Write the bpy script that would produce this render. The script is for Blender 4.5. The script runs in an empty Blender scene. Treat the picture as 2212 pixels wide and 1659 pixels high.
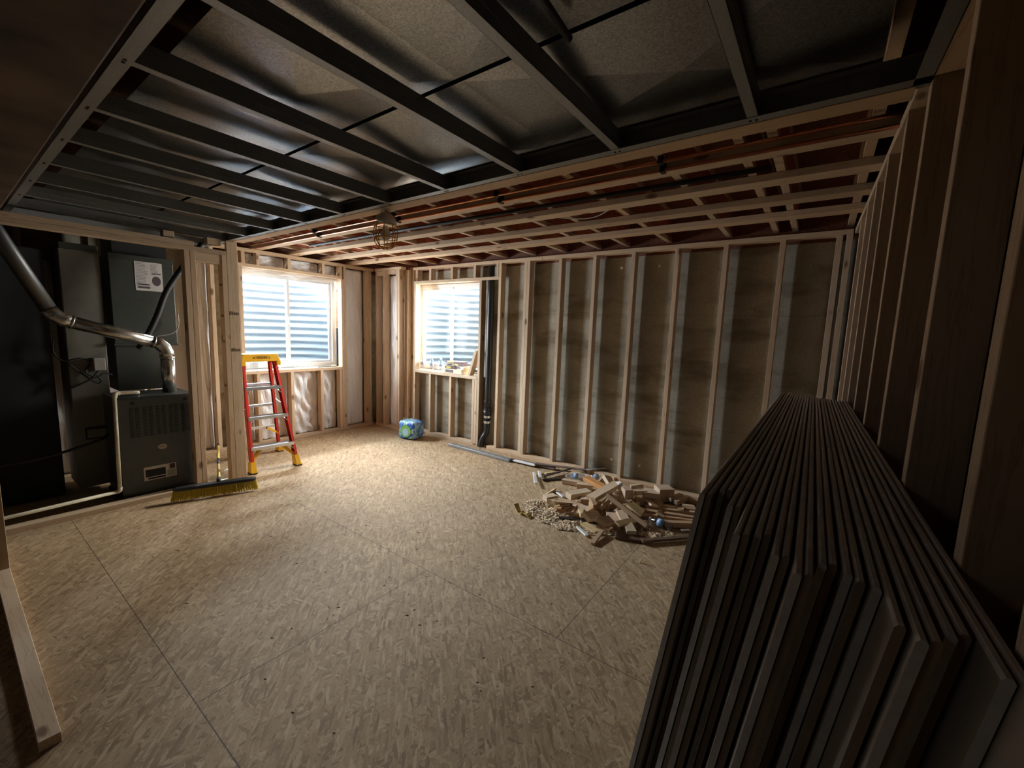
import bpy, bmesh, math, random
from mathutils import Vector, Matrix, Euler
PI = math.pi
SC = bpy.context.scene
COL = SC.collection

# ------------------------------------------------------------------ camera
F_PX, W_PX, H_PX = 910.15, 2212.0, 1659.0
CAM = Vector((3.1922, -4.0539, 1.4943))
YAW, PITCH, ROLL = 0.6277, 1.4464, 0.036
CROT = Matrix.Rotation(YAW, 3, 'Z') @ Matrix.Rotation(PITCH, 3, 'X') @ Matrix.Rotation(ROLL, 3, 'Z')
cd = bpy.data.cameras.new('camera'); cam = bpy.data.objects.new('camera', cd); COL.objects.link(cam)
cd.sensor_width = 36.0; cd.lens = 36.0 * F_PX / W_PX; cd.clip_start = 0.01
cam.matrix_world = Matrix.Translation(CAM) @ CROT.to_4x4()
SC.camera = cam

def at(px, py, axis, val):
    """world point on the plane axis=val that the photo shows at pixel px,py"""
    d = CROT @ Vector(((px - W_PX / 2) / F_PX, -(py - H_PX / 2) / F_PX, -1.0))
    i = 'xyz'.index(axis)
    return CAM + d * ((val - CAM[i]) / d[i])

# ------------------------------------------------------------------ sky, daylight, exposure
SC.view_settings.view_transform = 'Standard'; SC.view_settings.look = 'None'
SC.view_settings.gamma = 1.0; SC.view_settings.use_curve_mapping = False
SC.view_settings.exposure = 1.78
world = bpy.data.worlds.new('sky'); SC.world = world; world.use_nodes = True
bg = world.node_tree.nodes['Background']
bg.inputs[0].default_value = (0.80, 0.90, 1.0, 1); bg.inputs[1].default_value = 5.0

def area(name, loc, target, sx, sy, power, color, spread=180):
    l = bpy.data.lights.new(name, 'AREA'); l.shape = 'RECTANGLE'; l.size = sx; l.size_y = sy
    l.energy = power; l.color = color; l.spread = math.radians(spread)
    o = bpy.data.objects.new(name, l); COL.objects.link(o)
    o.location = loc
    o.rotation_euler = (Vector(target) - Vector(loc)).to_track_quat('-Z', 'Y').to_euler()
    return o
# daylight: the bright sky just above the rims of the two window wells, and the open sky over them
area('sky_left_well', (-3.85, -1.35, 2.42), (-2.2, -1.45, 2.12), 2.2, 0.52, 285, (0.84, 0.92, 1.0))
area('sky_back_well', (-0.95, 1.65, 2.50), (-0.9, 0.1, 2.14), 2.0, 0.52, 160, (1.0, 0.95, 0.86))
# added fill lamps, out of view inside each well, brightening walls and framing
area('well_fill_left', (-3.02, -1.93, 1.55), (0.0, -0.6, 1.25), 0.42, 1.1, 18, (0.88, 0.94, 1.0), 120)
area('well_fill_back', (-0.60, 1.02, 1.55), (-1.5, -1.6, 1.15), 0.45, 1.1, 21, (1.0, 0.95, 0.87), 120)
# faint light of the hall behind the camera
area('hall_lamp', (1.6, -5.6, 2.3), (2.4, -3.6, 0.8), 0.5, 0.5, 0.25, (0.92, 0.96, 1.0))

# ------------------------------------------------------------------ material helpers
def new_mat(name):
    m = bpy.data.materials.new(name); m.use_nodes = True
    nt = m.node_tree; return m, nt, nt.nodes['Principled BSDF']
def nd(nt, typ, **kw):
    n = nt.nodes.new(typ)
    for k, v in kw.items(): setattr(n, k, v)
    return n
def ramp(nt, fac, stops):
    r = nd(nt, 'ShaderNodeValToRGB'); e = r.color_ramp.elements
    e[0].position, e[0].color = stops[0][0], (*stops[0][1], 1)
    e[1].position, e[1].color = stops[-1][0], (*stops[-1][1], 1)
    for p, c in stops[1:-1]:
        x = e.new(p); x.color = (*c, 1)
    nt.links.new(fac, r.inputs[0]); return r.outputs[0]
def coords(nt, scale, src='Object', loc=(0, 0, 0), rot=(0, 0, 0)):
    tc = nd(nt, 'ShaderNodeTexCoord'); mp = nd(nt, 'ShaderNodeMapping')
    mp.inputs['Scale'].default_value = scale; mp.inputs['Location'].default_value = loc
    mp.inputs['Rotation'].default_value = rot
    nt.links.new(tc.outputs[src], mp.inputs[0]); return mp.outputs[0]
def noise(nt, vec, scale=5, detail=3, rough=0.5):
    n = nd(nt, 'ShaderNodeTexNoise'); n.inputs['Scale'].default_value = scale
    n.inputs['Detail'].default_value = detail; n.inputs['Roughness'].default_value = rough
    nt.links.new(vec, n.inputs['Vector']); return n.outputs[0]
def voro(nt, vec, scale=5, out='Distance', feature='F1'):
    n = nd(nt, 'ShaderNodeTexVoronoi'); n.feature = feature; n.inputs['Scale'].default_value = scale
    nt.links.new(vec, n.inputs['Vector']); return n.outputs[out]
def mixc(nt, fac, a, b, mode='MIX'):
    n = nd(nt, 'ShaderNodeMix'); n.data_type = 'RGBA'; n.blend_type = mode
    for s, v in ((n.inputs[0], fac), (n.inputs[6], a), (n.inputs[7], b)):
        if hasattr(v, 'is_output'): nt.links.new(v, s)
        elif isinstance(v, tuple): s.default_value = (*v, 1) if len(v) == 3 else v
        else: s.default_value = v
    return n.outputs[2]
def mth(nt, op, a, b=0.0, c=None):
    n = nd(nt, 'ShaderNodeMath'); n.operation = op
    for s, v in zip(n.inputs, (a, b, c)):
        if v is None: continue
        if hasattr(v, 'is_output'): nt.links.new(v, s)
        else: s.default_value = v
    return n.outputs[0]
def bump(nt, bs, h, strength=0.3, dist=0.01):
    b = nd(nt, 'ShaderNodeBump'); b.inputs['Strength'].default_value = strength; b.inputs['Distance'].default_value = dist
    nt.links.new(h, b.inputs['Height']); nt.links.new(b.outputs[0], bs.inputs['Normal'])
def plain(name, color, rough=0.6, metal=0.0, var=0.12, scale=14, bmp=0.0):
    m, nt, bs = new_mat(name)
    v = coords(nt, (1, 1, 1)); n = noise(nt, v, scale, 4)
    lo = tuple(c * (1 - var) for c in color); hi = tuple(min(1, c * (1 + var)) for c in color)
    nt.links.new(ramp(nt, n, [(0.3, lo), (0.7, hi)]), bs.inputs['Base Color'])
    bs.inputs['Roughness'].default_value = rough; bs.inputs['Metallic'].default_value = metal
    if bmp: bump(nt, bs, n, bmp, 0.01)
    return m

def wood(name, axis, light=(0.69, 0.545, 0.395), dark=(0.56, 0.40, 0.26), rough=0.7):
    m, nt, bs = new_mat(name)
    s = [9.0, 9.0, 9.0]; s['xyz'.index(axis)] = 0.55
    v = coords(nt, tuple(s))
    oi = nd(nt, 'ShaderNodeObjectInfo')
    add = nd(nt, 'ShaderNodeVectorMath'); add.operation = 'ADD'
    sc = nd(nt, 'ShaderNodeVectorMath'); sc.operation = 'SCALE'; sc.inputs[0].default_value = (17, 23, 31)
    nt.links.new(oi.outputs['Random'], sc.inputs['Scale']); nt.links.new(v, add.inputs[0]); nt.links.new(sc.outputs[0], add.inputs[1])
    v = add.outputs[0]
    n = noise(nt, v, 2.2, 5, 0.6)
    w = mth(nt, 'FRACT', mth(nt, 'MULTIPLY', n, 7.0))
    col = ramp(nt, w, [(0.0, light), (0.72, light), (0.93, dark), (1.0, light)])
    col2 = ramp(nt, noise(nt, v, 0.7, 2), [(0.35, (0.86, 0.84, 0.80)), (0.65, (1, 1, 1))])
    col = mixc(nt, 1.0, col, col2, 'MULTIPLY')
    per = ramp(nt, oi.outputs['Random'], [(0.0, (0.84, 0.80, 0.76)), (0.5, (1.0, 0.98, 0.95)), (1.0, (1.0, 0.90, 0.80))])
    col = mixc(nt, 1.0, col, per, 'MULTIPLY')
    # knots
    ks = [7.0, 7.0, 7.0]; ks['xyz'.index(axis)] = 3.2
    kd = voro(nt, coords(nt, tuple(ks), loc=(.3, .7, .1)), 1.0)
    kf = ramp(nt, kd, [(0.0, (1, 1, 1)), (0.10, (0.8, 0.8, 0.8)), (0.15, (0, 0, 0))])
    col = mixc(nt, kf, col, (0.16, 0.075, 0.035))
    nt.links.new(col, bs.inputs['Base Color']); bs.inputs['Roughness'].default_value = rough
    bump(nt, bs, n, 0.15, 0.004)
    return m
WX, WY, WZ = (wood('pine_' + a, a) for a in 'xyz')
W = {'x': WX, 'y': WY, 'z': WZ}
WBR = wood('brown_board', 'x', (0.53, 0.36, 0.22), (0.40, 0.25, 0.14))
WOR = wood('orange_board', 'x', (0.62, 0.31, 0.11), (0.42, 0.19, 0.06))

def osb_mat(name, tones, seams=None, sc=1.0, rough=0.62, bright=1.0):
    m, nt, bs = new_mat(name)
    col = None; hs = []
    for i, (rot, loc) in enumerate(((0.35, (0, 0, 0)), (1.35, (3.1, 1.7, 0)), (-0.75, (7.7, 4.1, 0)), (2.3, (1.2, 9.1, 0)))):
        v0 = coords(nt, (1, 1, 1), rot=(0, 0, rot), loc=loc)
        mp = nd(nt, 'ShaderNodeMapping'); mp.inputs['Scale'].default_value = (80 * sc, 15 * sc, 80 * sc); nt.links.new(v0, mp.inputs[0]); v = mp.outputs[0]
        wn = nd(nt, 'ShaderNodeTexNoise'); wn.inputs['Scale'].default_value = 0.6; nt.links.new(v, wn.inputs['Vector'])
        av = nd(nt, 'ShaderNodeVectorMath'); av.operation = 'ADD'; nt.links.new(v, av.inputs[0]); nt.links.new(wn.outputs[1], av.inputs[1])
        cellc = voro(nt, av.outputs[0], 1.0, 'Color')
        sep = nd(nt, 'ShaderNodeSeparateColor'); nt.links.new(cellc, sep.inputs[0])
        c = ramp(nt, sep.outputs[0], [(k / (len(tones) - 1), t) for k, t in enumerate(tones)])
        hs.append(sep.outputs[1])
        ed = voro(nt, av.outputs[0], 1.0, 'Distance', 'DISTANCE_TO_EDGE')
        ef = mth(nt, 'MULTIPLY', mth(nt, 'LESS_THAN', ed, 0.045), mth(nt, 'GREATER_THAN', sep.outputs[1], 0.45))
        c = mixc(nt, mth(nt, 'MULTIPLY', ef, 0.55), c, tones[0])
        if col is None: col = c
        else:
            f = mth(nt, 'GREATER_THAN', sep.outputs[2], 0.62)
            col = mixc(nt, f, col, c)
    big = ramp(nt, noise(nt, coords(nt, (1, 1, 1)), 1.1, 4), [(0.3, (0.86, 0.84, 0.82)), (0.7, (1.05, 1.03, 1.0))])
    col = mixc(nt, 1.0, col, big, 'MULTIPLY')
    fine = ramp(nt, noise(nt, coords(nt, (60, 18, 60), rot=(0, 0, .4)), 2.0, 4), [(0.3, (0.8, 0.78, 0.75)), (0.6, (1, 1, 1))])
    col = mixc(nt, 0.7, col, mixc(nt, 1.0, col, fine, 'MULTIPLY'))
    if seams:
        tc = nd(nt, 'ShaderNodeTexCoord'); sx = nd(nt, 'ShaderNodeSeparateXYZ'); nt.links.new(tc.outputs['Object'], sx.inputs[0])
        tot = None
        for ax, val, lo, hi in seams:      # grooves between the sheets
            a, b = (sx.outputs[0], sx.outputs[1]) if ax == 'x' else (sx.outputs[1], sx.outputs[0])
            d = mth(nt, 'LESS_THAN', mth(nt, 'ABSOLUTE', mth(nt, 'SUBTRACT', a, val)), 0.0020)
            g = mth(nt, 'MULTIPLY', mth(nt, 'GREATER_THAN', b, lo), mth(nt, 'LESS_THAN', b, hi))
            d = mth(nt, 'MULTIPLY', d, g)
            tot = d if tot is None else mth(nt, 'MAXIMUM', tot, d)
        col = mixc(nt, mth(nt, 'MULTIPLY', tot, 0.85), col, (0.05, 0.035, 0.025))
    nt.links.new(col, bs.inputs['Base Color']); bs.inputs['Roughness'].default_value = rough
    h = mth(nt, 'ADD', hs[0], mth(nt, 'MULTIPLY', hs[1], 0.6))
    bump(nt, bs, h, 0.25, 0.003)
    return m
FLOOR = osb_mat('osb_floor', [(0.28, 0.18, 0.095), (0.43, 0.295, 0.165), (0.47, 0.33, 0.19), (0.57, 0.425, 0.26)],
    [('y', -2.352, -2.2, 3.4), ('y', -1.133, -2.2, 3.4), ('y', -3.557, -2.2, 3.4), ('y', -4.78, -2.2, 3.4),
     ('x', 0.85, -2.352, -1.133), ('x', 2.285, -2.352, -1.133), ('x', 1.355, -3.557, -2.352), ('x', -1.08, -3.557, -2.352),
     ('x', -0.35, -1.133, 0.2), ('x', 2.09, -1.133, 0.2)], rough=0.8)
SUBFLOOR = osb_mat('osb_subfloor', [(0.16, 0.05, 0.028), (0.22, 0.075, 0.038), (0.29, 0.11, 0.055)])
WEB = osb_mat('joist_web', [(0.36, 0.095, 0.045), (0.48, 0.14, 0.06), (0.60, 0.20, 0.085)])

def concrete_mat():
    m, nt, bs = new_mat('concrete')
    v = coords(nt, (1, 1, 1))
    n1 = noise(nt, v, 1.6, 6, 0.6); n2 = noise(nt, v, 90, 3, 0.7)
    col = ramp(nt, n1, [(0.28, (0.24, 0.21, 0.155)), (0.5, (0.36, 0.32, 0.25)), (0.72, (0.46, 0.42, 0.34))])
    col = mixc(nt, 1.0, col, ramp(nt, n2, [(0.3, (0.78, 0.78, 0.78)), (0.65, (1.1, 1.1, 1.1))]), 'MULTIPLY')
    st = ramp(nt, noise(nt, coords(nt, (1.2, 1.2, 3.5), loc=(5, 2, 1)), 1.7, 5), [(0.52, (1, 1, 1)), (0.66, (0.62, 0.58, 0.5))])
    col = mixc(nt, 1.0, col, st, 'MULTIPLY')
    tc = nd(nt, 'ShaderNodeTexCoord'); sx = nd(nt, 'ShaderNodeSeparateXYZ'); nt.links.new(tc.outputs['Object'], sx.inputs[0])
    wob = mth(nt, 'MULTIPLY', mth(nt, 'SUBTRACT', noise(nt, coords(nt, (3, 3, .2)), 1, 2), 0.5), 0.03)
    tot = None
    for z in (1.70, 0.66):
        d = mth(nt, 'ABSOLUTE', mth(nt, 'SUBTRACT', mth(nt, 'ADD', sx.outputs[2], wob), z))
        l = mth(nt, 'LESS_THAN', d, 0.003)
        tot = l if tot is None else mth(nt, 'MAXIMUM', tot, l)
    col = mixc(nt, mth(nt, 'MULTIPLY', tot, 0.4), col, (0.12, 0.10, 0.075))
    nt.links.new(col, bs.inputs['Base Color']); bs.inputs['Roughness'].default_value = 0.9
    bump(nt, bs, mth(nt, 'ADD', n2, mth(nt, 'MULTIPLY', n1, 2.0)), 0.35, 0.004)
    return m
CONC = concrete_mat()

def galv_mat(name, color=(0.36, 0.37, 0.37), rough=0.30, speckle=0.25, cloud=0.12):
    m, nt, bs = new_mat(name)
    v = coords(nt, (1, 1, 1))
    n = voro(nt, v, 230, 'Color'); sp = nd(nt, 'ShaderNodeSeparateColor'); nt.links.new(n, sp.inputs[0])
    lo = tuple(c * (1 - speckle) for c in color); hi = tuple(c * (1 + speckle) for c in color)
    c = ramp(nt, sp.outputs[0], [(0.0, lo), (1.0, hi)])
    c = mixc(nt, 1.0, c, ramp(nt, noise(nt, v, 2.5, 4), [(0.3, (1 - cloud,) * 3), (0.7, (1 + cloud * .5,) * 3)]), 'MULTIPLY')
    nt.links.new(c, bs.inputs['Base Color'])
    bs.inputs['Metallic'].default_value = 1.0
    r = nd(nt, 'ShaderNodeMapRange'); r.inputs[3].default_value = rough; r.inputs[4].default_value = rough + 0.05
    nt.links.new(noise(nt, v, 5, 3), r.inputs[0]); nt.links.new(r.outputs[0], bs.inputs['Roughness'])
    bump(nt, bs, noise(nt, v, 0.9, 0), 0.06, 0.02)
    return m
GALV = galv_mat('galvanised_duct', (0.27, 0.275, 0.275), 0.27, 0.25, 0.02)
STUDM = galv_mat('galvanised_stud', (0.34, 0.35, 0.35), 0.45, 0.08)
STUDM.node_tree.nodes['Principled BSDF'].inputs['Metallic'].default_value = 0.6
WELL = galv_mat('galvanised_well', (0.28, 0.345, 0.40), 0.5, 0.1)
WELL.node_tree.nodes['Principled BSDF'].inputs['Metallic'].default_value = 0.3
ALU = plain('aluminium', (0.72, 0.74, 0.78), 0.32, 1.0, 0.06)
GALVP = galv_mat('galvanised_pipe', (0.62, 0.61, 0.57), 0.25, 0.06)
DKPIPE = galv_mat('dull_pipe', (0.16, 0.16, 0.16), 0.42, 0.06)
COPPER = plain('copper', (0.80, 0.36, 0.20), 0.28, 1.0, 0.1)
ABS = plain('black_plastic', (0.022, 0.024, 0.028), 0.38)
BLACK = plain('black_rubber', (0.012, 0.012, 0.012), 0.6)
PVC = plain('cream_plastic_pipe', (0.66, 0.60, 0.44), 0.4)
VINYL = plain('white_vinyl', (0.80, 0.82, 0.84), 0.4, var=0.03)
FURN = plain('grey_painted_steel', (0.085, 0.092, 0.092), 0.42, 0.3, 0.06)
PLEN = galv_mat('plenum_steel', (0.115, 0.125, 0.115), 0.5, 0.1)
PANEL = plain('beige_sheet_metal', (0.16, 0.15, 0.12), 0.55, 0.0, 0.1)
RED = plain('red_fibreglass', (0.62, 0.035, 0.022), 0.42, var=0.08)
YEL = plain('yellow_plastic', (0.85, 0.46, 0.015), 0.4, var=0.06)
YEL2 = plain('yellow_bristle', (0.72, 0.56, 0.06), 0.7, var=0.35, scale=160)
HANDLE = plain('yellow_handle', (0.90, 0.68, 0.16), 0.4)
WHITE = plain('white_plastic', (0.82, 0.82, 0.80), 0.45, var=0.04)
PAPER = plain('white_paper', (0.72, 0.68, 0.66), 0.8, var=0.05)
DKRED = plain('dark_stained_header', (0.10, 0.068, 0.05), 0.75, var=0.6, scale=5)
AMBER = plain('amber_plastic', (0.80, 0.40, 0.02), 0.35, var=0.1)
DKSTRIP = plain('dark_strip', (0.05, 0.04, 0.035), 0.5)
BRSTRIP = plain('brown_plastic_strip', (0.20, 0.14, 0.12), 0.35)
TAN = plain('tan_card', (0.62, 0.45, 0.22), 0.7)
DKBOARD = wood('dark_board', 'x', (0.16, 0.10, 0.065), (0.09, 0.055, 0.035))
GREYSTRIP = plain('grey_plastic_strip', (0.40, 0.42, 0.44), 0.35)
PINKBRICK = wood('pink_board', 'x', (0.62, 0.47, 0.35), (0.50, 0.35, 0.25))

def drywall_mat():
    m, nt, bs = new_mat('drywall_face')
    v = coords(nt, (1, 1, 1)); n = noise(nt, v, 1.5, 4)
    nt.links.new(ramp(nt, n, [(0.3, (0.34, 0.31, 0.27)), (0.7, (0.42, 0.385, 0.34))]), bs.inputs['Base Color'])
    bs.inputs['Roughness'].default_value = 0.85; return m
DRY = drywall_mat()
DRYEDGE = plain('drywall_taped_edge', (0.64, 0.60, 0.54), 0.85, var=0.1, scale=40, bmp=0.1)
GYPS = plain('gypsum_core', (0.62, 0.62, 0.62), 0.95, var=0.1, scale=60, bmp=0.3)
DRYBACK = plain('drywall_back_paper', (0.30, 0.23, 0.18), 0.9, var=0.1)

def plastic_wrap_mat(name, color, strength=0.7, rough=0.35, scale=(5, 5, 3)):
    m, nt, bs = new_mat(name)
    v = coords(nt, scale); n = noise(nt, v, 1.6, 5, 0.55)
    w = mth(nt, 'ABSOLUTE', mth(nt, 'SUBTRACT', n, 0.5))
    nt.links.new(ramp(nt, noise(nt, coords(nt, (1, 1, 1)), 3, 3), [(0.3, tuple(c * .9 for c in color)), (0.7, color)]), bs.inputs['Base Color'])
    bs.inputs['Roughness'].default_value = rough
    bump(nt, bs, w, strength, 0.06)
    return m
WRAP = plastic_wrap_mat('white_insulation_facing', (0.84, 0.84, 0.87))

def clear_mat(name, tint=(1, 1, 1), op=0.12):
    m, nt, bs = new_mat(name)
    out = nt.nodes['Material Output']
    tr = nd(nt, 'ShaderNodeBsdfTransparent'); tr.inputs[0].default_value = (*tint, 1)
    gl = nd(nt, 'ShaderNodeBsdfGlossy'); gl.inputs['Roughness'].default_value = 0.06
    lw_ = nd(nt, 'ShaderNodeLayerWeight'); lw_.inputs[0].default_value = 0.5
    f = mth(nt, 'ADD', mth(nt, 'MULTIPLY', mth(nt, 'POWER', lw_.outputs['Facing'], 5.0), 0.9), 0.03 + op)
    mx = nd(nt, 'ShaderNodeMixShader'); nt.links.new(f, mx.inputs[0])
    nt.links.new(tr.outputs[0], mx.inputs[1]); nt.links.new(gl.outputs[0], mx.inputs[2])
    nt.links.new(mx.outputs[0], out.inputs[0]); nt.nodes.remove(bs)
    return m
GLASS = clear_mat('window_glass', (0.97, 0.99, 1.0), -0.028)
CLEAR = clear_mat('clear_plastic', (0.86, 0.90, 0.94), 0.20)

# ------------------------------------------------------------------ mesh helpers
def put(name, bm, mat, parent=None, smooth=False, bev=0.0):
    if bev:
        bmesh.ops.bevel(bm, geom=[e for e in bm.edges], offset=bev, segments=1, affect='EDGES', clamp_overlap=True)
    bmesh.ops.recalc_face_normals(bm, faces=bm.faces)
    me = bpy.data.meshes.new(name); bm.to_mesh(me); bm.free()
    for mm in (mat if isinstance(mat, (list, tuple)) else [mat]): me.materials.append(mm)
    if smooth:
        for p in me.polygons: p.use_smooth = True
    o = bpy.data.objects.new(name, me); COL.objects.link(o)
    if parent:
        o.parent = parent
        o.matrix_parent_inverse = root_inv(parent)
    return o
MW = {}
def root_inv(p):
    m = MW.get(p.name, Matrix.Identity(4)); return m.inverted()
def tag(o, label=None, cat=None, group=None, kind=None):
    if label: o['label'] = label
    if cat: o['category'] = cat
    if group: o['group'] = group
    if kind: o['kind'] = kind
    return o
def thing(name, loc, label, cat, group=None, rot=None, kind=None):
    o = bpy.data.objects.new(name, None); COL.objects.link(o)
    o.empty_display_size = 0.1
    o.location = loc
    if rot: o.rotation_euler = rot
    MW[o.name] = Matrix.LocRotScale(Vector(loc), Euler(rot or (0, 0, 0)), None)
    return tag(o, label, cat, group, kind)
def add_box(bm, a, b, mi=0):
    x0, x1 = sorted((a[0], b[0])); y0, y1 = sorted((a[1], b[1])); z0, z1 = sorted((a[2], b[2]))
    vs = [bm.verts.new(p) for p in ((x0, y0, z0), (x1, y0, z0), (x1, y1, z0), (x0, y1, z0), (x0, y0, z1), (x1, y0, z1), (x1, y1, z1), (x0, y1, z1))]
    for f in ((0, 3, 2, 1), (4, 5, 6, 7), (0, 1, 5, 4), (1, 2, 6, 5), (2, 3, 7, 6), (3, 0, 4, 7)):
        fc = bm.faces.new([vs[i] for i in f]); fc.material_index = mi
    return vs
def box(name, a, b, mat, parent=None, bev=0.0015):
    bm = bmesh.new(); add_box(bm, a, b); return put(name, bm, mat, parent, bev=bev)
def frame_from(d):
    d = Vector(d).normalized()
    u = d.cross(Vector((0, 0, 1)))
    if u.length < 1e-4: u = Vector((1, 0, 0))
    u.normalize(); return d, u, u.cross(d)
def add_tube(bm, pts, r, seg=14, caps=True, radii=None):
    pts = [Vector(p) for p in pts]; rings = []
    for i, p in enumerate(pts):
        d = (pts[min(i + 1, len(pts) - 1)] - pts[max(i - 1, 0)])
        d, u, v = frame_from(d)
        if rings and i:
            u = (pu - d * pu.dot(d)); u = u.normalized() if u.length > 1e-5 else frame_from(d)[1]; v = u.cross(d)
        pu = u
        rr = radii[i] if radii else r
        rings.append([bm.verts.new(p + (u * math.cos(2 * PI * k / seg) + v * math.sin(2 * PI * k / seg)) * rr) for k in range(seg)])
    for a, b in zip(rings, rings[1:]):
        for k in range(seg): bm.faces.new((a[k], a[(k + 1) % seg], b[(k + 1) % seg], b[k]))
    if caps:
        bm.faces.new(rings[0][::-1]); bm.faces.new(rings[-1])
def tube(name, pts, r, mat, parent=None, seg=14, radii=None):
    bm = bmesh.new(); add_tube(bm, pts, r, seg, True, radii); return put(name, bm, mat, parent, smooth=True)
def add_lathe(bm, prof, c, seg=24, axis=None):
    """profile of (radius, height) turned about a vertical axis through c"""
    rings = []
    for r, z in prof:
        rings.append([bm.verts.new((c[0] + r * math.cos(2 * PI * k / seg), c[1] + r * math.sin(2 * PI * k / seg), c[2] + z)) for k in range(seg)])
    for a, b in zip(rings, rings[1:]):
        for k in range(seg): bm.faces.new((a[k], a[(k + 1) % seg], b[(k + 1) % seg], b[k]))
    if prof[0][0] > 1e-4: bm.faces.new(rings[0][::-1])
    if prof[-1][0] > 1e-4: bm.faces.new(rings[-1])
def smooth_path(pts, n=6):
    pts = [Vector(p) for p in pts]; out = []
    P = [pts[0]] + pts + [pts[-1]]
    for i in range(1, len(P) - 2):
        p0, p1, p2, p3 = P[i - 1], P[i], P[i + 1], P[i + 2]
        for k in range(n):
            t = k / n
            out.append(0.5 * ((2 * p1) + (p2 - p0) * t + (2 * p0 - 5 * p1 + 4 * p2 - p3) * t * t + (3 * p1 - p0 - 3 * p2 + p3) * t ** 3))
    out.append(pts[-1]); return out
def grid_surface(bm, fn, nu, nv):
    g = [[bm.verts.new(fn(i / nu, j / nv)) for j in range(nv + 1)] for i in range(nu + 1)]
    for i in range(nu):
        for j in range(nv): bm.faces.new((g[i][j], g[i + 1][j], g[i + 1][j + 1], g[i][j + 1]))
    return g
rng = random.Random(11)
def S(o): o['kind'] = 'structure'; return o

# ------------------------------------------------------------------ key levels
T = 0.038; D = 0.089                      # sawn thickness and depth of the framing
H = 2.292                                 # underside of the wall top plates
RB = 2.334                                # underside of the flat ceiling boards
JB = 2.374                                # underside of the floor joists above
SB = 2.200                                # underside of the metal ceiling frame
LX = -2.22                                # face of the left framing
def rwx(y): return 3.306 - 0.022 * y      # face of the right framing

# ------------------------------------------------------------------ room shell
S(box('floor', (-2.6, 0.37, -0.02), (3.75, -6.3, 0.0), FLOOR, bev=0))
def wall_with_hole(name, axis, p0, p1, a0, a1, h, z0, z1, ztop, mat, zb=-0.02):
    """wall slab between planes p0,p1 along the other axis from a0 to a1, hole h=(h0,h1) x (z0,z1)"""
    bm = bmesh.new()
    def b(u0, u1, w0, w1):
        if axis == 'x': add_box(bm, (p0, u0, w0), (p1, u1, w1))
        else: add_box(bm, (u0, p0, w0), (u1, p1, w1))
    b(a0, h[0], zb, ztop); b(h[1], a1, zb, ztop); b(h[0], h[1], zb, z0); b(h[0], h[1], z1, ztop)
    return S(put(name, bm, mat))
wall_with_hole('wall_back', 'y', 0.125, 0.40, -2.7, 3.75, (-1.70, -0.36), 0.875, 2.14, 2.272, CONC)
wall_with_hole('wall_left', 'x', -2.36, -2.62, -6.3, 0.125, (-1.98, -0.60), 0.875, 2.16, 2.272, CONC)
bm = bmesh.new(); vs = add_box(bm, (0, 0.12, 0), (1, -6.2, 2.66))
for v in vs: v.co.x = 3.75 if v.co.x > .5 else 3.306 - 0.022 * v.co.y + 0.093
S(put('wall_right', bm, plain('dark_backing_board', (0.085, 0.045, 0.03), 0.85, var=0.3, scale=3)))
S(box('wall_front', (-2.6, -6.3, 0), (3.56, -6.2, 2.66), plain('hall_wall', (0.20, 0.18, 0.15), 0.9), bev=0))
# rim above the foundation walls
S(box('trim_1', (-2.7, 0.13, 2.272), (3.75, 0.30, 2.72), SUBFLOOR, bev=0))
S(box('trim_2', (-2.62, -6.3, 2.272), (-2.40, 0.13, 2.72), SUBFLOOR, bev=0))

# floor above with its I-joists: the ceiling of this room
ceil = S(box('ceiling', (-2.62, 0.30, 2.66), (3.75, -6.3, 2.70), SUBFLOOR, bev=0))
jx = [-2.01, -1.60, -1.20, -0.795, -0.39, 0.015, 0.42, 0.825, 1.23, 1.535, 1.94, 2.45, 2.80, 2.93, 3.28]
for x in jx:
    bm = bmesh.new(); add_box(bm, (x - 0.005, 0.125, JB + 0.036), (x + 0.005, -6.2, 2.625))
    put('joist_web', bm, WEB, ceil)
    for z in (JB, 2.624):
        bm = bmesh.new(); add_box(bm, (x - 0.020, 0.125, z), (x + 0.020, -6.2, z + 0.034)); put('joist_flange', bm, WY, ceil, bev=0.001)
# solid blocking between joists above the boards
for x0, x1, y in ((0.43, 0.82, -2.05), (1.55, 1.93, -1.3), (-0.78, -0.40, -0.9)):
    pass

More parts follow.
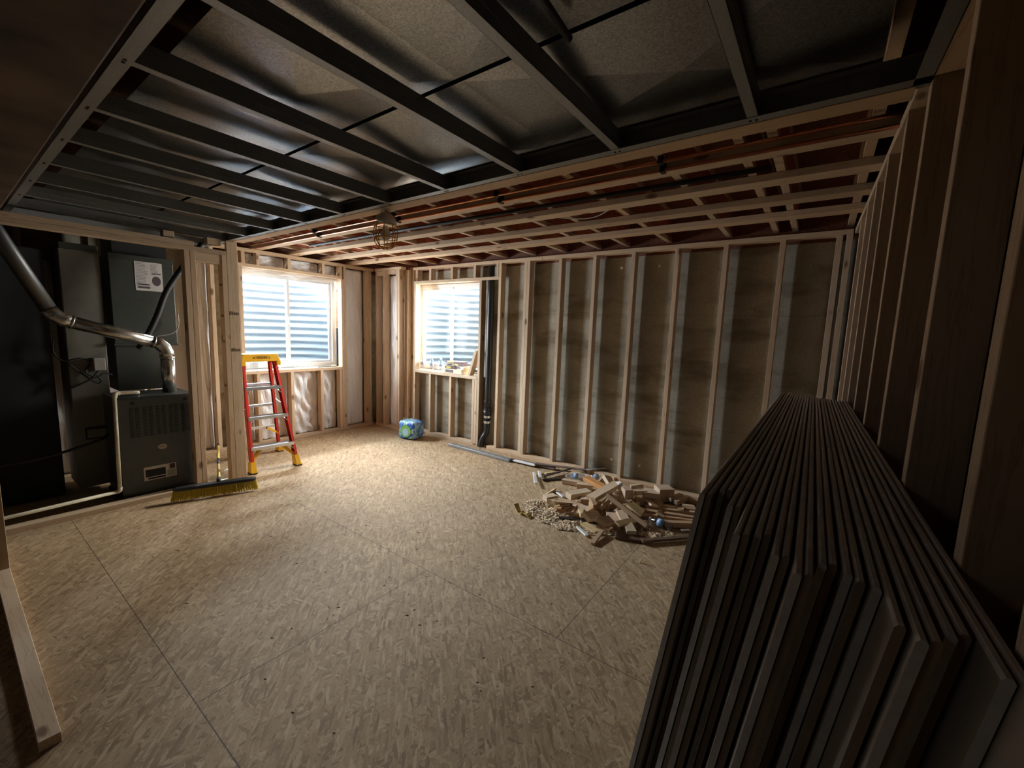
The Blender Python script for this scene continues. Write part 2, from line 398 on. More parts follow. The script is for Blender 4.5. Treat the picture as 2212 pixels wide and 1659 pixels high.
# ------------------------------------------------------------------ windows and wells
def make_window(name, axis, plane, c, half, z0, z1, latch_side=1):
    """slider: frame, fixed sash, moving sash, panes, latch. plane on axis, c centre on the other axis"""
    s = 1 if axis == 'y' else -1
    bmf = bmesh.new()
    def P(u, d, z): return (c + u, plane + d, z) if axis == 'y' else (plane - d, c + u, z)
    def bx(bm, u0, u1, d0, d1, w0, w1): add_box(bm, P(u0, d0, w0), P(u1, d1, w1))
    f = 0.045
    bx(bmf, -half, -half + f, -.03, .05, z0, z1); bx(bmf, half - f, half, -.03, .05, z0, z1)
    bx(bmf, -half + f, half - f, -.03, .05, z0, z0 + f); bx(bmf, -half + f, half - f, -.03, .05, z1 - f, z1)
    w = S(put(name, bmf, VINYL, bev=0.003))
    for sgn, d in ((-1, 0.0), (1, 0.018)):
        a, b = (-half + f, 0.02) if sgn < 0 else (-0.02, half - f)
        bm = bmesh.new(); t = 0.032
        bx(bm, a, a + t, d - .012, d + .012, z0 + f, z1 - f); bx(bm, b - t, b, d - .012, d + .012, z0 + f, z1 - f)
        bx(bm, a + t, b - t, d - .012, d + .012, z0 + f, z0 + f + t); bx(bm, a + t, b - t, d - .012, d + .012, z1 - f - t, z1 - f)
        sash = put('window_sash', bm, VINYL, w, bev=0.002)
        bm = bmesh.new()
        bx(bm, a + t, b - t, d, d + .001, z0 + f + t, z1 - f - t)
        put('window_pane', bm, GLASS, sash)
    bm = bmesh.new(); zz = z0 + (z1 - z0) * 0.46
    add_tube(bm, [P(0, -.012, zz), P(0.0, -.03, zz + .02), P(0, -.034, zz + .05), P(0, -.03, zz + .08), P(0, -.012, zz + .10)], 0.007, 8)
    put('window_latch', bm, VINYL, w, smooth=True)
    return w
make_window('window_1', 'x', -2.47, -1.29, 0.645, 0.925, 2.125)
make_window('window_2', 'y', 0.27, -1.03, 0.645, 0.905, 2.115)
# plywood bucks that line the holes through the concrete
def buck(name, axis, p0, p1, c0, c1, z0, z1, label):
    bm = bmesh.new(); t = 0.02
    def bx(u0, u1, w0, w1):
        if axis == 'y': add_box(bm, (u0, p0, w0), (u1, p1, w1))
        else: add_box(bm, (p0, u0, w0), (p1, u1, w1))
    bx(c0, c0 + t, z0, z1); bx(c1 - t, c1, z0, z1); bx(c0 + t, c1 - t, z0, z0 + t); bx(c0 + t, c1 - t, z1 - t, z1)
    o = put(name, bm, WY if axis == 'y' else WX); return S(o)
buck('trim_3', 'x', -2.361, -2.60, -1.98, -0.60, 0.878, 2.158, '')
buck('trim_4', 'y', 0.126, 0.39, -1.699, -0.361, 0.878, 2.138, '')

def window_well(name, axis, wallp, c, rad, depth, z0, z1, label):
    """half-round corrugated steel well against the outside of the wall"""
    bm = bmesh.new(); sg = 1 if axis == 'y' else -1
    pitch = 0.105
    def fn(u, v):
        a = PI * u; z = z0 + (z1 - z0) * v
        r = 1 + 0.016 * math.sin(2 * PI * z / pitch) / rad
        # flat-sided horseshoe
        cx = math.copysign(abs(math.cos(a)) ** 0.55, math.cos(a)) * rad * r; cy = (math.sin(a) ** 0.75) * depth * r
        if axis == 'y': return (c + cx, wallp + cy, z)
        return (wallp - cy, c + cx, z)
    grid_surface(bm, fn, 48, 150)
    o = put(name, bm, WELL, smooth=True)
    tag(o, label, 'window well'); return o
window_well('window_well', 'x', -2.62, -1.29, 0.86, 0.92, 0.70, 2.22, 'corrugated galvanised steel window well seen through the wider left window')
window_well('window_well', 'y', 0.40, -1.03, 0.82, 0.92, 0.70, 2.28, 'corrugated galvanised steel window well seen through the back window')
gravel = plain('gravel', (0.34, 0.33, 0.31), 0.95, var=0.5, scale=45, bmp=0.8)
def half_disc(name, axis, wallp, c, rad, depth, z):
    bm = bmesh.new(); vs = []
    for k in range(25):
        a = PI * k / 24; cx = math.copysign(abs(math.cos(a)) ** 0.55, math.cos(a)) * (rad - .03); cy = math.sin(a) ** 0.75 * (depth - .03)
        vs.append(bm.verts.new((c + cx, wallp + cy, z) if axis == 'y' else (wallp - cy, c + cx, z)))
    bm.faces.new(vs); r = bmesh.ops.extrude_face_region(bm, geom=list(bm.faces))
    bmesh.ops.translate(bm, vec=(0, 0, -.08), verts=[v for v in r['geom'] if isinstance(v, bmesh.types.BMVert)])
    o = put(name, bm, gravel); tag(o, None, 'gravel', kind='stuff'); return o
half_disc('gravel', 'x', -2.62, -1.29, .86, .92, 0.80)['label'] = 'grey gravel at the foot of the left window well'
half_disc('gravel', 'y', 0.40, -1.03, .82, .92, 0.80)['label'] = 'grey gravel at the foot of the back window well'
# the yard outside, above the wells
yard = plain('yard_soil', (0.16, 0.15, 0.10), 0.95, var=0.4, scale=6)
bm = bmesh.new()
add_box(bm, (-2.62, -2.2, 1.9), (-6.0, -8.0, 2.1)); add_box(bm, (-2.62, -0.38, 1.9), (-6.0, 6.0, 2.1)); add_box(bm, (-3.62, -2.2, 1.9), (-6.0, -0.38, 2.1))
add_box(bm, (-2.62, 0.4, 1.9), (-1.92, 6.0, 2.1)); add_box(bm, (-0.14, 0.4, 1.9), (6, 6.0, 2.1)); add_box(bm, (-1.92, 1.40, 1.9), (-0.14, 6.0, 2.1))
tag(put('yard', bm, yard), kind='structure')

# ------------------------------------------------------------------ stud walls
# back wall frame
bw = thing('stud_wall', (0.9, 0.04, 0), 'long pine stud wall frame in front of the bare concrete back wall', 'stud wall')
def brd(name, a, b, ax, parent, **k): return box(name, a, b, W[ax], parent, **k)
brd('top_plate', (-1.60, 0, H), (0.60, D, H + T), 'x', bw); brd('top_plate', (0.602, 0, H), (3.30, D, H + T), 'x', bw)
brd('bottom_plate', (-1.60, 0, 0), (-0.272, D, T), 'x', bw)
brd('bottom_plate', (-0.12, 0, 0), (1.13, D, T), 'x', bw); brd('bottom_plate', (1.132, 0, 0), (3.30, D, T), 'x', bw)
for k in range(9):
    x = 0.4064 * k + rng.uniform(-.006, .006)
    if k == 8: x = 3.262 - 0.0
    brd('stud', (x, 0, T), (x + T, D, H), 'z', bw)
brd('stud', (0.4064 - 0.041, 0.004, T), (0.4064 - 0.003, D, H), 'z', bw)
brd('stud', (3.262 - 0.06, 0.0, T), (3.262 - 0.021, D, H), 'z', bw)
brd('king_stud', (-1.556, 0, T), (-1.518, D, H), 'z', bw)
brd('window_header', (-1.516, 0, 2.103), (-0.2645, D, 2.141), 'x', bw); brd('header_block', (-0.264, 0, 2.103), (-0.001, 0.019, 2.141), 'x', bw)
brd('jack_stud', (-1.516, 0, T), (-1.478, D, 2.103), 'z', bw)
for x in (-0.302,): brd('jack_stud', (x, 0, T), (x + T, D, 2.103), 'z', bw)
for x in (-0.384, -0.343): brd('cripple_stud', (x, 0, T), (x + T, D, 0.862), 'z', bw)
for x in (-1.476,): brd('cripple_stud', (x, 0, 2.141), (x + T, D, H), 'z', bw)
for x in (-1.190, -0.795): brd('cripple_stud', (x, 0, T), (x + T, D, 0.862), 'z', bw)
for x in (-1.205, -0.799, -0.405, -0.0445): brd('cripple_stud', (x, 0, 2.1415), (x + T, D, H), 'z', bw)
brd('window_sill', (-1.475, -0.003, 0.864), (-0.305, 0.262, 0.902), 'x', bw)
# jog of the wall in the corner
jg = thing('stud_wall', (-1.9, -0.10, 0), 'short jogged-out piece of pine stud wall in the far corner left of the back window', 'stud wall')
y0, y1 = -0.150, -0.061
brd('top_plate', (-2.20, y0, H), (-1.61, y1, H + T), 'x', jg); brd('bottom_plate', (-2.20, y0, 0), (-1.61, y1, T), 'x', jg)
brd('header_block', (-2.14, y0, H - 0.07), (-2.003, y1, H - 0.005), 'x', jg); brd('header_block', (-1.91, y0, H - .05), (-1.725, y1, H - .002), 'x', jg)
for x in (-2.18, -2.003, -1.722, -1.680): brd('stud', (x, y0, T), (x + T, y1, H), 'z', jg)
for x in (-1.640, -1.600): brd('stud', (x, -0.058, T), (x + T, 0.03, H), 'z', jg)
# left wall frame
lw = thing('stud_wall', (-2.26, -1.9, 0), 'pine stud wall frame around the wide left window', 'stud wall')
X0, X1 = LX, LX - D
brd('top_plate', (X0, -0.155, H), (X1, -2.6, H + T), 'y', lw); brd('top_plate', (X0, -2.602, H), (X1, -3.95, H + T), 'y', lw)
brd('bottom_plate', (X0, -0.155, 0), (X1, -3.95, T), 'y', lw)
brd('window_header', (X0, -0.662, 2.122), (X1, -1.951, 2.158), 'y', lw)
brd('window_sill', (X0 + .002, -0.678, 0.877), (-2.462, -1.95, 0.914), 'y', lw)
for y in (-0.194, -0.235): brd('stud', (X0, y - T, T), (X1, y, H), 'z', lw)
for y in (-0.603,): brd('king_stud', (X0, y - T, T), (X1, y, H), 'z', lw)
brd('jack_stud', (X0, -0.677, T), (X1, -0.6415, 2.122), 'z', lw)
brd('jack_stud', (X0, -1.950, T), (X1, -1.912, 2.122), 'z', lw); brd('king_stud', (X0, -1.99, T), (X1, -1.952, H), 'z', lw)
for y in (-1.877, -1.719, -1.359, -0.913, -0.664): brd('cripple_stud', (X0, y - T, 2.158), (X1, y, H), 'z', lw)
for y in (-0.680, -0.96, -1.358, -1.76): brd('cripple_stud', (X0, y - T, T), (X1, y, 0.877), 'z', lw)
for y in (-2.19, -2.36, -2.76, -3.16, -3.56): brd('stud', (X0, y - T, T), (X1, y, H), 'z', lw)

# insulation with white plastic facing in the bays
def blanket(y0_, y1_, z0_, z1_, label, seed, x=-2.335, axis='x', amp=0.012, nu=22, nv=60):
    r = random.Random(seed); ph = [r.uniform(0, 6) for _ in range(8)]
    bm = bmesh.new()
    def fn(u, v):
        y = y0_ + (y1_ - y0_) * u; z = z0_ + (z1_ - z0_) * v
        bulge = math.sin(PI * u) * 0.022 * (0.7 + 0.3 * math.sin(5 * v + ph[0]))
        w = amp * (math.sin(9 * u + 5 * v + ph[1]) * math.sin(17 * v + 3 * u + ph[2]) + 0.5 * math.sin(31 * v + 7 * u * math.sin(3 * v) + ph[3]) * math.sin(6 * u + ph[4]) + 0.35 * math.sin(26 * u + 14 * v + ph[5]))
        d = bulge + w * math.sin(PI * min(max(u, .04), .96)) ** .4
        return (x + d, y, z) if axis == 'x' else (y, x - d, z)
    grid_surface(bm, fn, nu, nv)
    r2 = bmesh.ops.extrude_face_region(bm, geom=list(bm.faces))
    bmesh.ops.translate(bm, vec=((-0.012, 0, 0) if axis == 'x' else (0, 0.012, 0)), verts=[v for v in r2['geom'] if isinstance(v, bmesh.types.BMVert)])
    o = put('insulation_batt', bm, WRAP, smooth=True)
    return tag(o, label, 'insulation')
blanket(-0.600, -0.275, 0.04, 2.285, 'tall white plastic-faced insulation batt right of the left window', 1)
G1 = 'white insulation batts below the left window'
blanket(-0.958, -0.720, 0.04, 0.875, 'white insulation batt below the left window, rightmost bay', 2)
blanket(-1.357, -1.0, 0.04, 0.875, 'wrinkled white insulation batt below the left window, bay behind the right ladder rail', 3, amp=0.02)
blanket(-1.757, -1.398, 0.04, 0.875, 'white insulation batt below the left window, bay behind the ladder steps', 4)
blanket(-1.910, -1.80, 0.04, 0.875, 'narrow white insulation batt below the left window at its left end', 5)
blanket(-0.911, -0.704, 2.162, 2.288, 'crumpled white insulation above the left window, rightmost opening', 6, nv=12, amp=.008)
blanket(-1.357, -0.953, 2.162, 2.288, 'crumpled white insulation above the left window, right of centre', 7, nv=12, amp=.012)
blanket(-1.717, -1.399, 2.162, 2.288, 'crumpled white insulation above the left window, left of centre', 8, nv=12, amp=.01)
blanket(-1.84, -1.76, 2.162, 2.288, 'crumpled white insulation above the left window, small leftmost opening', 9, nv=12, amp=.006)
blanket(-1.963, -1.724, 0.04, 2.22, 'white insulation batt in the jogged corner wall, right bay', 10, x=-0.055, axis='y')
blanket(-2.140, -2.005, 0.04, 2.22, 'narrow insulation batt in the jogged corner wall, left bay', 12, x=-0.055, axis='y')
blanket(-0.04, -0.14, 0.0, 0.01, 'loose scrap of white facing at the corner', 13, nv=2) if False else None
for k, (a, b) in enumerate(((-2.35, -2.23), (-2.755, -2.40), (-3.155, -2.80), (-3.555, -3.20))):
    blanket(a, b, 0.04, 2.285 if k == 0 else 1.96, ['grey-white insulation batt beside the left window behind the post', 'insulation batt behind the furnace flue', 'insulation batt behind the furnace plenum', 'insulation batt behind the beige sheet metal panel'][k], 20 + k)
# torn strip of house wrap hanging over the head of the left window
bm = bmesh.new()
def fn(u, v):
    y = -1.93 + 1.22 * u
    low = 0.028 + 0.022 * abs(math.sin(7 * u + 1)) + 0.012 * math.sin(23 * u)
    return (-2.30 + 0.012 * math.sin(14 * u + 3 * v) - 0.02 * v, y, 2.118 - low * v)
grid_surface(bm, fn, 60, 4)
r2 = bmesh.ops.extrude_face_region(bm, geom=list(bm.faces)); bmesh.ops.translate(bm, vec=(-.002, 0, 0), verts=[v for v in r2['geom'] if isinstance(v, bmesh.types.BMVert)])
tag(put('house_wrap', bm, PAPER, smooth=True), 'torn pale wrap strip hanging under the head of the left window', 'house wrap')

# right wall frame (slightly out of square with the room)
ang = math.atan(0.022)
rw = thing('stud_wall', (3.34, -2.0, 0), 'dark pine stud wall frame along the right side beside the drywall stack', 'stud wall')
def rbox(name, ya, yb, za, zb, ax, d0=0.0, d1=D):
    bm = bmesh.new()
    vs = add_box(bm, (0, ya, za), (1, yb, zb))
    for v in vs: v.co.x = rwx(v.co.y) + (d0 if v.co.x < 0.5 else d1)
    return put(name, bm, W[ax], rw, bev=0.0015)
rbox('top_plate', -0.02, -2.43, H, H + T, 'y'); rbox('top_plate', -2.44, -4.6, SB + 0.002, SB + T, 'y'); rbox('bottom_plate', -0.02, -4.6, 0, T, 'y')
for (px, w) in ((2190, T), (2010, T), (1945, T), (1907, T), (1880, T), (1865, T)):
    pass
for y in (-0.45, -0.82, -1.19, -1.565, -1.985, -2.385, -2.795, -3.208, -3.43, -3.80, -4.2):
    rbox('stud', y, y - T, T, (H if y > -2.43 else SB), 'z')
for y0_, y1_ in ((-0.48, -1.2), (-1.6, -2.0), (-2.0, -2.39)): pass

# closet frame on the left, ends in a built-up post
cw = thing('closet_frame', (-1.17, -3.1, 0), 'pine closet frame with an open front around the furnace, ending in a tall post', 'stud wall')
cx0, cx1 = -1.13, -1.13 - D
brd('bottom_plate', (cx0, -2.76, 0), (cx1, -4.6, T), 'y', cw)
brd('top_plate', (cx0, -2.4635, 2.068), (cx1, -4.6, 2.106), 'y', cw); brd('top_plate', (cx0, -2.70, 2.107), (cx1, -4.6, 2.145), 'y', cw)
for y in (-2.695, -2.736): brd('stud', (cx0, y - T, T), (cx1, y, 2.068), 'z', cw)
brd('post', (cx0, -2.462, 0), (cx0 - T, -2.376, 2.197), 'z', cw); brd('post', (cx0 - T - .001, -2.416, 0), (cx1, -2.378, 2.068), 'z', cw); brd('post', (cx0, -2.502, 0), (cx1, -2.464, 2.068), 'z', cw)
brd('door_header', (cx0 - .003, -2.503, 1.985), (cx1 + .003, -2.694, 2.066), 'y', cw)
brd('block', (cx0 - .01, -2.50, 2.146), (cx1, -2.60, 2.20), 'y', cw); brd('block', (cx0 - .01, -2.83, 2.147), (cx1, -2.90, 2.20), 'y', cw)
# printed grade stamps on the post
stamp = plain('ink', (0.15, 0.11, 0.08), 0.8, var=0.5, scale=90)
for zc in (1.53, 1.30, 1.80, 0.9):
    bm = bmesh.new()
    for k in range(6):
        xx = cx1 + 0.012 + k * 0.012
        add_box(bm, (xx, -2.5022, zc), (xx + 0.007 + rng.uniform(-.002, .003), -2.503, zc + 0.022 + rng.uniform(-.006, .004)))
    put('grade_stamp', bm, stamp, cw)
for zc in (1.22, 1.55):
    bm = bmesh.new()
    for k in range(5):
        yy = -2.456 + k * 0.015
        add_box(bm, (cx0 + 0.0005, yy, zc), (cx0 + .001, yy + .010, zc + 0.03 + rng.uniform(-.008, .004)))
    put('grade_stamp', bm, stamp, cw)

# near wall: only its bottom plate and the header over the opening show
nw = thing('stud_wall', (0.4, -3.94, 0), 'near pine bottom plate cut off at the opening, lower left corner', 'stud wall')
brd('bottom_plate', (1.17, -3.896, 0), (-1.04, -3.952, T), 'x', nw)
for x in (0.35, 0.31): pass
for x in (-0.45, 0.0, 0.41): brd('stud', (x, -3.896, T), (x - T, -3.985, 2.04), 'z', nw) if x < -0.3 else None
hd = box('header_beam', (-1.04, -3.782, 2.05), (3.55, -4.035, 2.37), DKRED, bev=0.006)
tag(hd, 'dark stained header beam overhead across the top left corner', 'beam')

# ------------------------------------------------------------------ flat boards under the joists
ord_ = ['nearest to the copper pipes', 'second behind the copper pipes', 'third behind the copper pipes', 'last before the back wall']
for k, (y, w) in enumerate(((-1.80, .112), (-1.372, .110), (-0.962, .110), (-0.562, .110))):
    bm = bmesh.new(); add_box(bm, (LX - D + 0.005, y, RB), (rwx(y) + 0.03, y + w, RB + T))
    tag(put('ceiling_board', bm, WX, bev=0.002), 'flat pine ceiling board under the joists, ' + ord_[k], 'ceiling board', 'flat pine ceiling boards')
tag(brd('soffit_board', (-1.13, -2.408, SB - .002), (3.33, -2.326, SB + T), 'x', None), 'pine edge board fixed along the metal ceiling track', 'board')

# ------------------------------------------------------------------ metal ceiling frame under the ducts
mf = thing('metal_ceiling_frame', (1.0, -3.0, SB), 'galvanised steel ceiling frame of parallel channels under the ducts', 'metal ceiling frame')
def channel_x(name, y, dy, x0, x1, z, h, parent):    # U track lying along X, legs at the bottom and top
    bm = bmesh.new(); t = 0.0012
    add_box(bm, (x0, y, z), (x1, y + t * (1 if dy > 0 else -1), z + h))
    add_box(bm, (x0, y, z), (x1, y + dy, z + t)); add_box(bm, (x0, y, z + h - t), (x1, y + dy, z + h))
    return put(name, bm, STUDM, parent)
channel_x('track', -2.410, -0.040, -2.15, 3.36, SB, 0.066, mf)
channel_x('track', -3.700, 0.038, -2.15, 3.36, SB, 0.066, mf)
bm = bmesh.new()
vs = add_box(bm, (0, -2.39, SB), (1, -3.70, SB + .0012))
for v in vs: v.co.x = rwx(v.co.y) - (0.038 if v.co.x < .5 else 0.0)
vs = add_box(bm, (0, -2.39, SB), (1, -3.70, SB + .066))
for v in vs: v.co.x = rwx(v.co.y) - (0.0015 if v.co.x < .5 else 0.0)
put('track', bm, STUDM, mf)
screw = plain('screw_head', (0.01, 0.01, 0.01), 0.5)
for k in range(12):
    xr = 3.1922 + 0.7057 * (-0.381 - 0.6560 * k) if k else 3.1922 - 0.381 * 0.7057
    if xr < -2.1: break
    bm = bmesh.new(); t = 0.0012; za = SB + 0.0015; hh = 0.0635; w = 0.033
    for ya, yb in ((-2.4115, -3.6985),):
        add_box(bm, (xr, ya, za), (xr + w, yb, za + t)); add_box(bm, (xr, ya, za + hh - t), (xr + w, yb, za + hh))
        add_box(bm, (xr + w - t, ya, za), (xr + w, yb, za + hh))
        add_box(bm, (xr, ya, za), (xr + t, yb, za + 0.007)); add_box(bm, (xr, ya, za + hh - .007), (xr + t, yb, za + hh))
        add_box(bm, (xr + w, ya, za + hh / 2 - .005), (xr + w + .0015, yb, za + hh / 2 + .005))
    st = put('metal_stud', bm, STUDM, mf)
    bm = bmesh.new()
    for dx in (0.008, 0.026):
        add_lathe(bm, [(0.0045, 0), (0.0045, -0.0025), (0.002, -0.003)], (xr + dx, -2.428, SB), 8)
        add_lathe(bm, [(0.0045, 0), (0.0045, -0.0025), (0.002, -0.003)], (xr + dx, -3.68, SB), 8)
    put('screw', bm, screw, st)

# ------------------------------------------------------------------ sheet-metal ducts above that frame
def duct(name, ya, yb, x0, x1, z, label, seed):
    r = random.Random(seed)
    t = thing(name, ((x0 + x1) / 2, (ya + yb) / 2, z), label, 'duct')
    bm = bmesh.new(); n = 5; L = (x1 - x0) / n
    ztop = z + 0.078
    for k in range(n):       # each length is cross-broken, so its underside bellies down along two diagonals
        a, b = x0 + k * L, x0 + (k + 1) * L; m = ((a + b) / 2 + r.uniform(-.1, .1), (ya + yb) / 2 + r.uniform(-.04, .04), z - 0.018 - r.uniform(0, .006))
        c = [bm.verts.new(p) for p in ((a, ya, z), (b, ya, z), (b, yb, z), (a, yb, z))]; q = bm.verts.new(m)
        for i in range(4): bm.faces.new((c[i], c[(i + 1) % 4], q))
    put('duct_underside', bm, GALV, t)
    bm = bmesh.new()
    add_box(bm, (x0, ya, z + .0005), (x1, ya + .0015 * (1 if yb > ya else -1), ztop)); add_box(bm, (x0, yb, z + .0005), (x1, yb - .0015 * (1 if yb > ya else -1), ztop))
    add_box(bm, (x0, ya, ztop - .001), (x1, yb, ztop))
    put('duct_side', bm, GALV, t)
    return t
DZ = 2.294
duct('supply_duct', -2.404, -2.972, -2.2, 3.25, DZ, 'flat galvanised duct above the metal frame, the one nearer the back wall', 3)
duct('return_duct', -2.992, -3.561, -2.2, 3.25, DZ, 'flat galvanised duct above the metal frame, the one nearer the camera', 5)
bm = bmesh.new(); add_box(bm, (-2.2, -2.403, DZ - .006), (3.25, -2.398, DZ + .004)); tag(put('duct_edge_strip', bm, plain('pale_edge', (0.62, 0.60, 0.52), 0.6)), 'thin pale edge strip along the far side of the ducts', 'strip')
# dark conduit in the bay near the third channel
tag(tube('conduit', [(2.62, -3.52, 2.252), (2.60, -3.2, 2.251), (2.585, -3.02, 2.25)], 0.010, ABS), 'short glossy black conduit beside a steel channel overhead', 'conduit')

# ------------------------------------------------------------------ pipes in the ceiling
def pipe_run(name, pts, r, mat, label, cat, group=None):
    return tag(tube(name, pts, r, mat, None, 12), label, cat, group)
pipe_run('copper_pipe', [(-2.1, -1.862, 2.350), (3.40, -1.862, 2.350)], 0.0085, COPPER, 'thin copper water pipe under the joists, the one nearer the metal frame', 'pipe', 'copper pipes under the joists')
pipe_run('copper_pipe', [(-2.1, -1.822, 2.322), (3.40, -1.822, 2.322)], 0.0085, COPPER, 'thin copper water pipe under the joists, the one nearer the back wall', 'pipe', 'copper pipes under the joists')
pipe_run('gas_pipe', [(-1.5, -1.50, 2.356), (2.9, -1.50, 2.356)], 0.014, BLACK, 'black gas pipe running under the joists beside the flat boards', 'pipe')
for k, x in enumerate((-0.75, 0.40, 1.42, 2.45)):
    bm = bmesh.new(); add_box(bm, (x, -1.885, 2.345), (x + .022, -1.805, 2.3575)); add_box(bm, (x, -1.842, 2.31), (x + .022, -1.80, 2.345)); add_box(bm, (x, -1.882, 2.338), (x + .022, -1.845, 2.374))
    tag(put('pipe_hanger', bm, BLACK), 'black plastic hanger holding the copper pipes, number %s from the left' % ['one', 'two', 'three', 'four'][k], 'pipe hanger', 'pipe hangers')
pipe_run('wire', smooth_path([(1.35, -1.25, 2.40), (1.5, -1.18, 2.36), (1.75, -1.12, 2.345), (1.95, -1.15, 2.41)]), 0.004, WHITE, 'loose white wire looped under the joists', 'wire')
bm = bmesh.new(); add_tube(bm, smooth_path([(-0.165, 0.062, 2.28), (-0.165, 0.062, 1.4), (-0.168, 0.062, 0.32)], 2), 0.040, 20)
dp = put('drain_pipe', bm, ABS, smooth=True); tag(dp, 'black plastic drain pipe standing right of the back window', 'pipe')
dp2 = tube('pipe_bend', smooth_path([(-0.168, 0.062, 0.33), (-0.17, 0.055, 0.2), (-0.20, 0.03, 0.12), (-0.225, 0.02, 0.05), (-0.225, 0.02, -0.01)]), 0.036, ABS, dp, 20)
for z in (0.60, 0.50, 0.40, 0.33): 
    bm = bmesh.new(); add_lathe(bm, [(0.047, -.014), (0.047, .014)], (-0.168, 0.062, z), 20); put('coupling', bm, ABS if z in (.6, .5) else ALU, dp, smooth=False)
bm = bmesh.new(); add_lathe(bm, [(0.05, -.03), (0.054, 0), (0.05, .03)], (-0.168, 0.062, 0.455), 20); put('coupling', bm, ABS, dp, smooth=True)

# tie holes patched in the concrete
for k, (px, py) in enumerate(((1343, 579), (1425, 575), (1321, 992), (1381, 1006))):
    p = at(px, py, 'y', 0.125); bm = bmesh.new()
    add_tube(bm, [(p.x, 0.1255, p.z), (p.x, 0.117, p.z)], 0.014, 14)
    tag(put('tie_plug', bm, WHITE if k < 2 else PAPER), 'pale round plug on the concrete, %s' % ['upper left of four', 'upper right of four', 'lower left of four', 'lower right of four'][k], 'plug', 'tie plugs in the concrete')

# ------------------------------------------------------------------ cage work lamp
lp = thing('caged_work_lamp', (0.95, -2.35, 1.97), 'caged yellow work lamp with white socket hanging from the ceiling edge', 'lamp')
c = Vector((0.95, -2.35, 1.975))
bm = bmesh.new(); add_lathe(bm, [(0.022, 0.165), (0.030, 0.150), (0.034, 0.140), (0.060, 0.145), (0.066, 0.157), (0.057, 0.174), (0.036, 0.198), (0.012, 0.208)], c, 28)
for v in bm.verts:
    d = v.co - (c + Vector((0, 0, .165))); v.co = c + Vector((0.008, 0, .172)) + Matrix.Rotation(0.35, 3, 'Y') @ d
put('socket_shade', bm, WHITE, lp, smooth=True)
bm = bmesh.new(); add_lathe(bm, [(0.001, 0.045), (0.018, 0.05), (0.029, 0.068), (0.030, 0.09), (0.02, 0.115), (0.014, 0.135)], c, 20)
m, nt, bs = new_mat('bulb_glass'); bs.inputs['Base Color'].default_value = (0.85, 0.80, 0.70, 1); bs.inputs['Roughness'].default_value = 0.25
put('bulb', bm, m, lp, smooth=True)
bm = bmesh.new()
for k in range(8):
    a = 2 * PI * k / 8; u = Vector((math.cos(a), math.sin(a), 0))
    add_tube(bm, [c + u * .066 + Vector((0, 0, .138)), c + u * .072 + Vector((0, 0, .09)), c + u * .066 + Vector((0, 0, .04)), c + u * .045 + Vector((0, 0, .008)), c + u * .014 + Vector((0, 0, -.004))], 0.003, 6)
for zz, rr in ((.138, .066), (.062, .071), (.004, .036)):
    add_tube(bm, [c + Vector((rr * math.cos(2 * PI * k / 24), rr * math.sin(2 * PI * k / 24), zz)) for k in range(25)], 0.003, 6, False)
put('wire_cage', bm, AMBER, lp, smooth=True)
tube('cord', smooth_path([c + Vector((0, 0, .195)), c + Vector((.01, 0, .23)), c + Vector((.05, .0, .262)), c + Vector((.07, -.03, .255))]), 0.0035, BLACK, lp, 6)
tube('cord', smooth_path([c + Vector((0, 0, .195)), c + Vector((-.03, 0, .215)), c + Vector((-.06, 0, .235))]), 0.002, BLACK, lp, 6)

# ------------------------------------------------------------------ furnace and its ducts
fx = -1.27
fn_ = thing('furnace', (fx - .36, -2.97, 0), 'dark grey gas furnace cabinet with louvred door in the closet', 'furnace')
box('cabinet', (fx - 0.425, -3.24, 0.03), (fx - .004, -2.715, 0.848), FURN, fn_, 0.004)
bm = bmesh.new(); add_box(bm, (fx - .43, -3.25, .0), (fx - .03, -2.70, .03)); put('base_pad', bm, BLACK, fn_)
bm = bmesh.new(); add_box(bm, (fx - .004, -3.236, .045), (fx, -2.719, .835)); dr = put('door', bm, FURN, fn_, bev=.001)
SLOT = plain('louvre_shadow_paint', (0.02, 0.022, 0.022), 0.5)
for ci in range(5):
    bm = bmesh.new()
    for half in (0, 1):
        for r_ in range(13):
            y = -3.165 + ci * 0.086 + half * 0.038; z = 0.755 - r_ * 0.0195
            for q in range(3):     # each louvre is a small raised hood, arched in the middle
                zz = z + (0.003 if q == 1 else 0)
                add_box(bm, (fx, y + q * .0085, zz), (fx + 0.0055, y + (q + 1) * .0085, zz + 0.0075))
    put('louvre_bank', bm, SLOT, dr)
for y in (-3.139, -2.786):
    bm = bmesh.new(); add_tube(bm, [(fx, y, .803), (fx + .007, y, .803)], 0.013, 14); put('knob', bm, BLACK, dr)
bm = bmesh.new(); vs = []
for k in range(24):
    a = 2 * PI * k / 24; vs.append(bm.verts.new((fx + .001, -2.965 + .031 * math.cos(a), .41 + .022 * math.sin(a))))
bm.faces.new(vs); r2 = bmesh.ops.extrude_face_region(bm, geom=list(bm.faces)); bmesh.ops.translate(bm, vec=(.002, 0, 0), verts=[v for v in r2['geom'] if isinstance(v, bmesh.types.BMVert)])
bd = put('badge', bm, plain('badge_metal', (0.50, 0.40, 0.36), .4, .5), dr)
bm = bmesh.new()
for k in range(6): add_box(bm, (fx + .0032, -2.985 + k * .0068, .404), (fx + .0036, -2.985 + k * .0068 + .0045, .417))
put('lettering', bm, plain('badge_ink', (0.25, 0.10, 0.08), .5), bd)
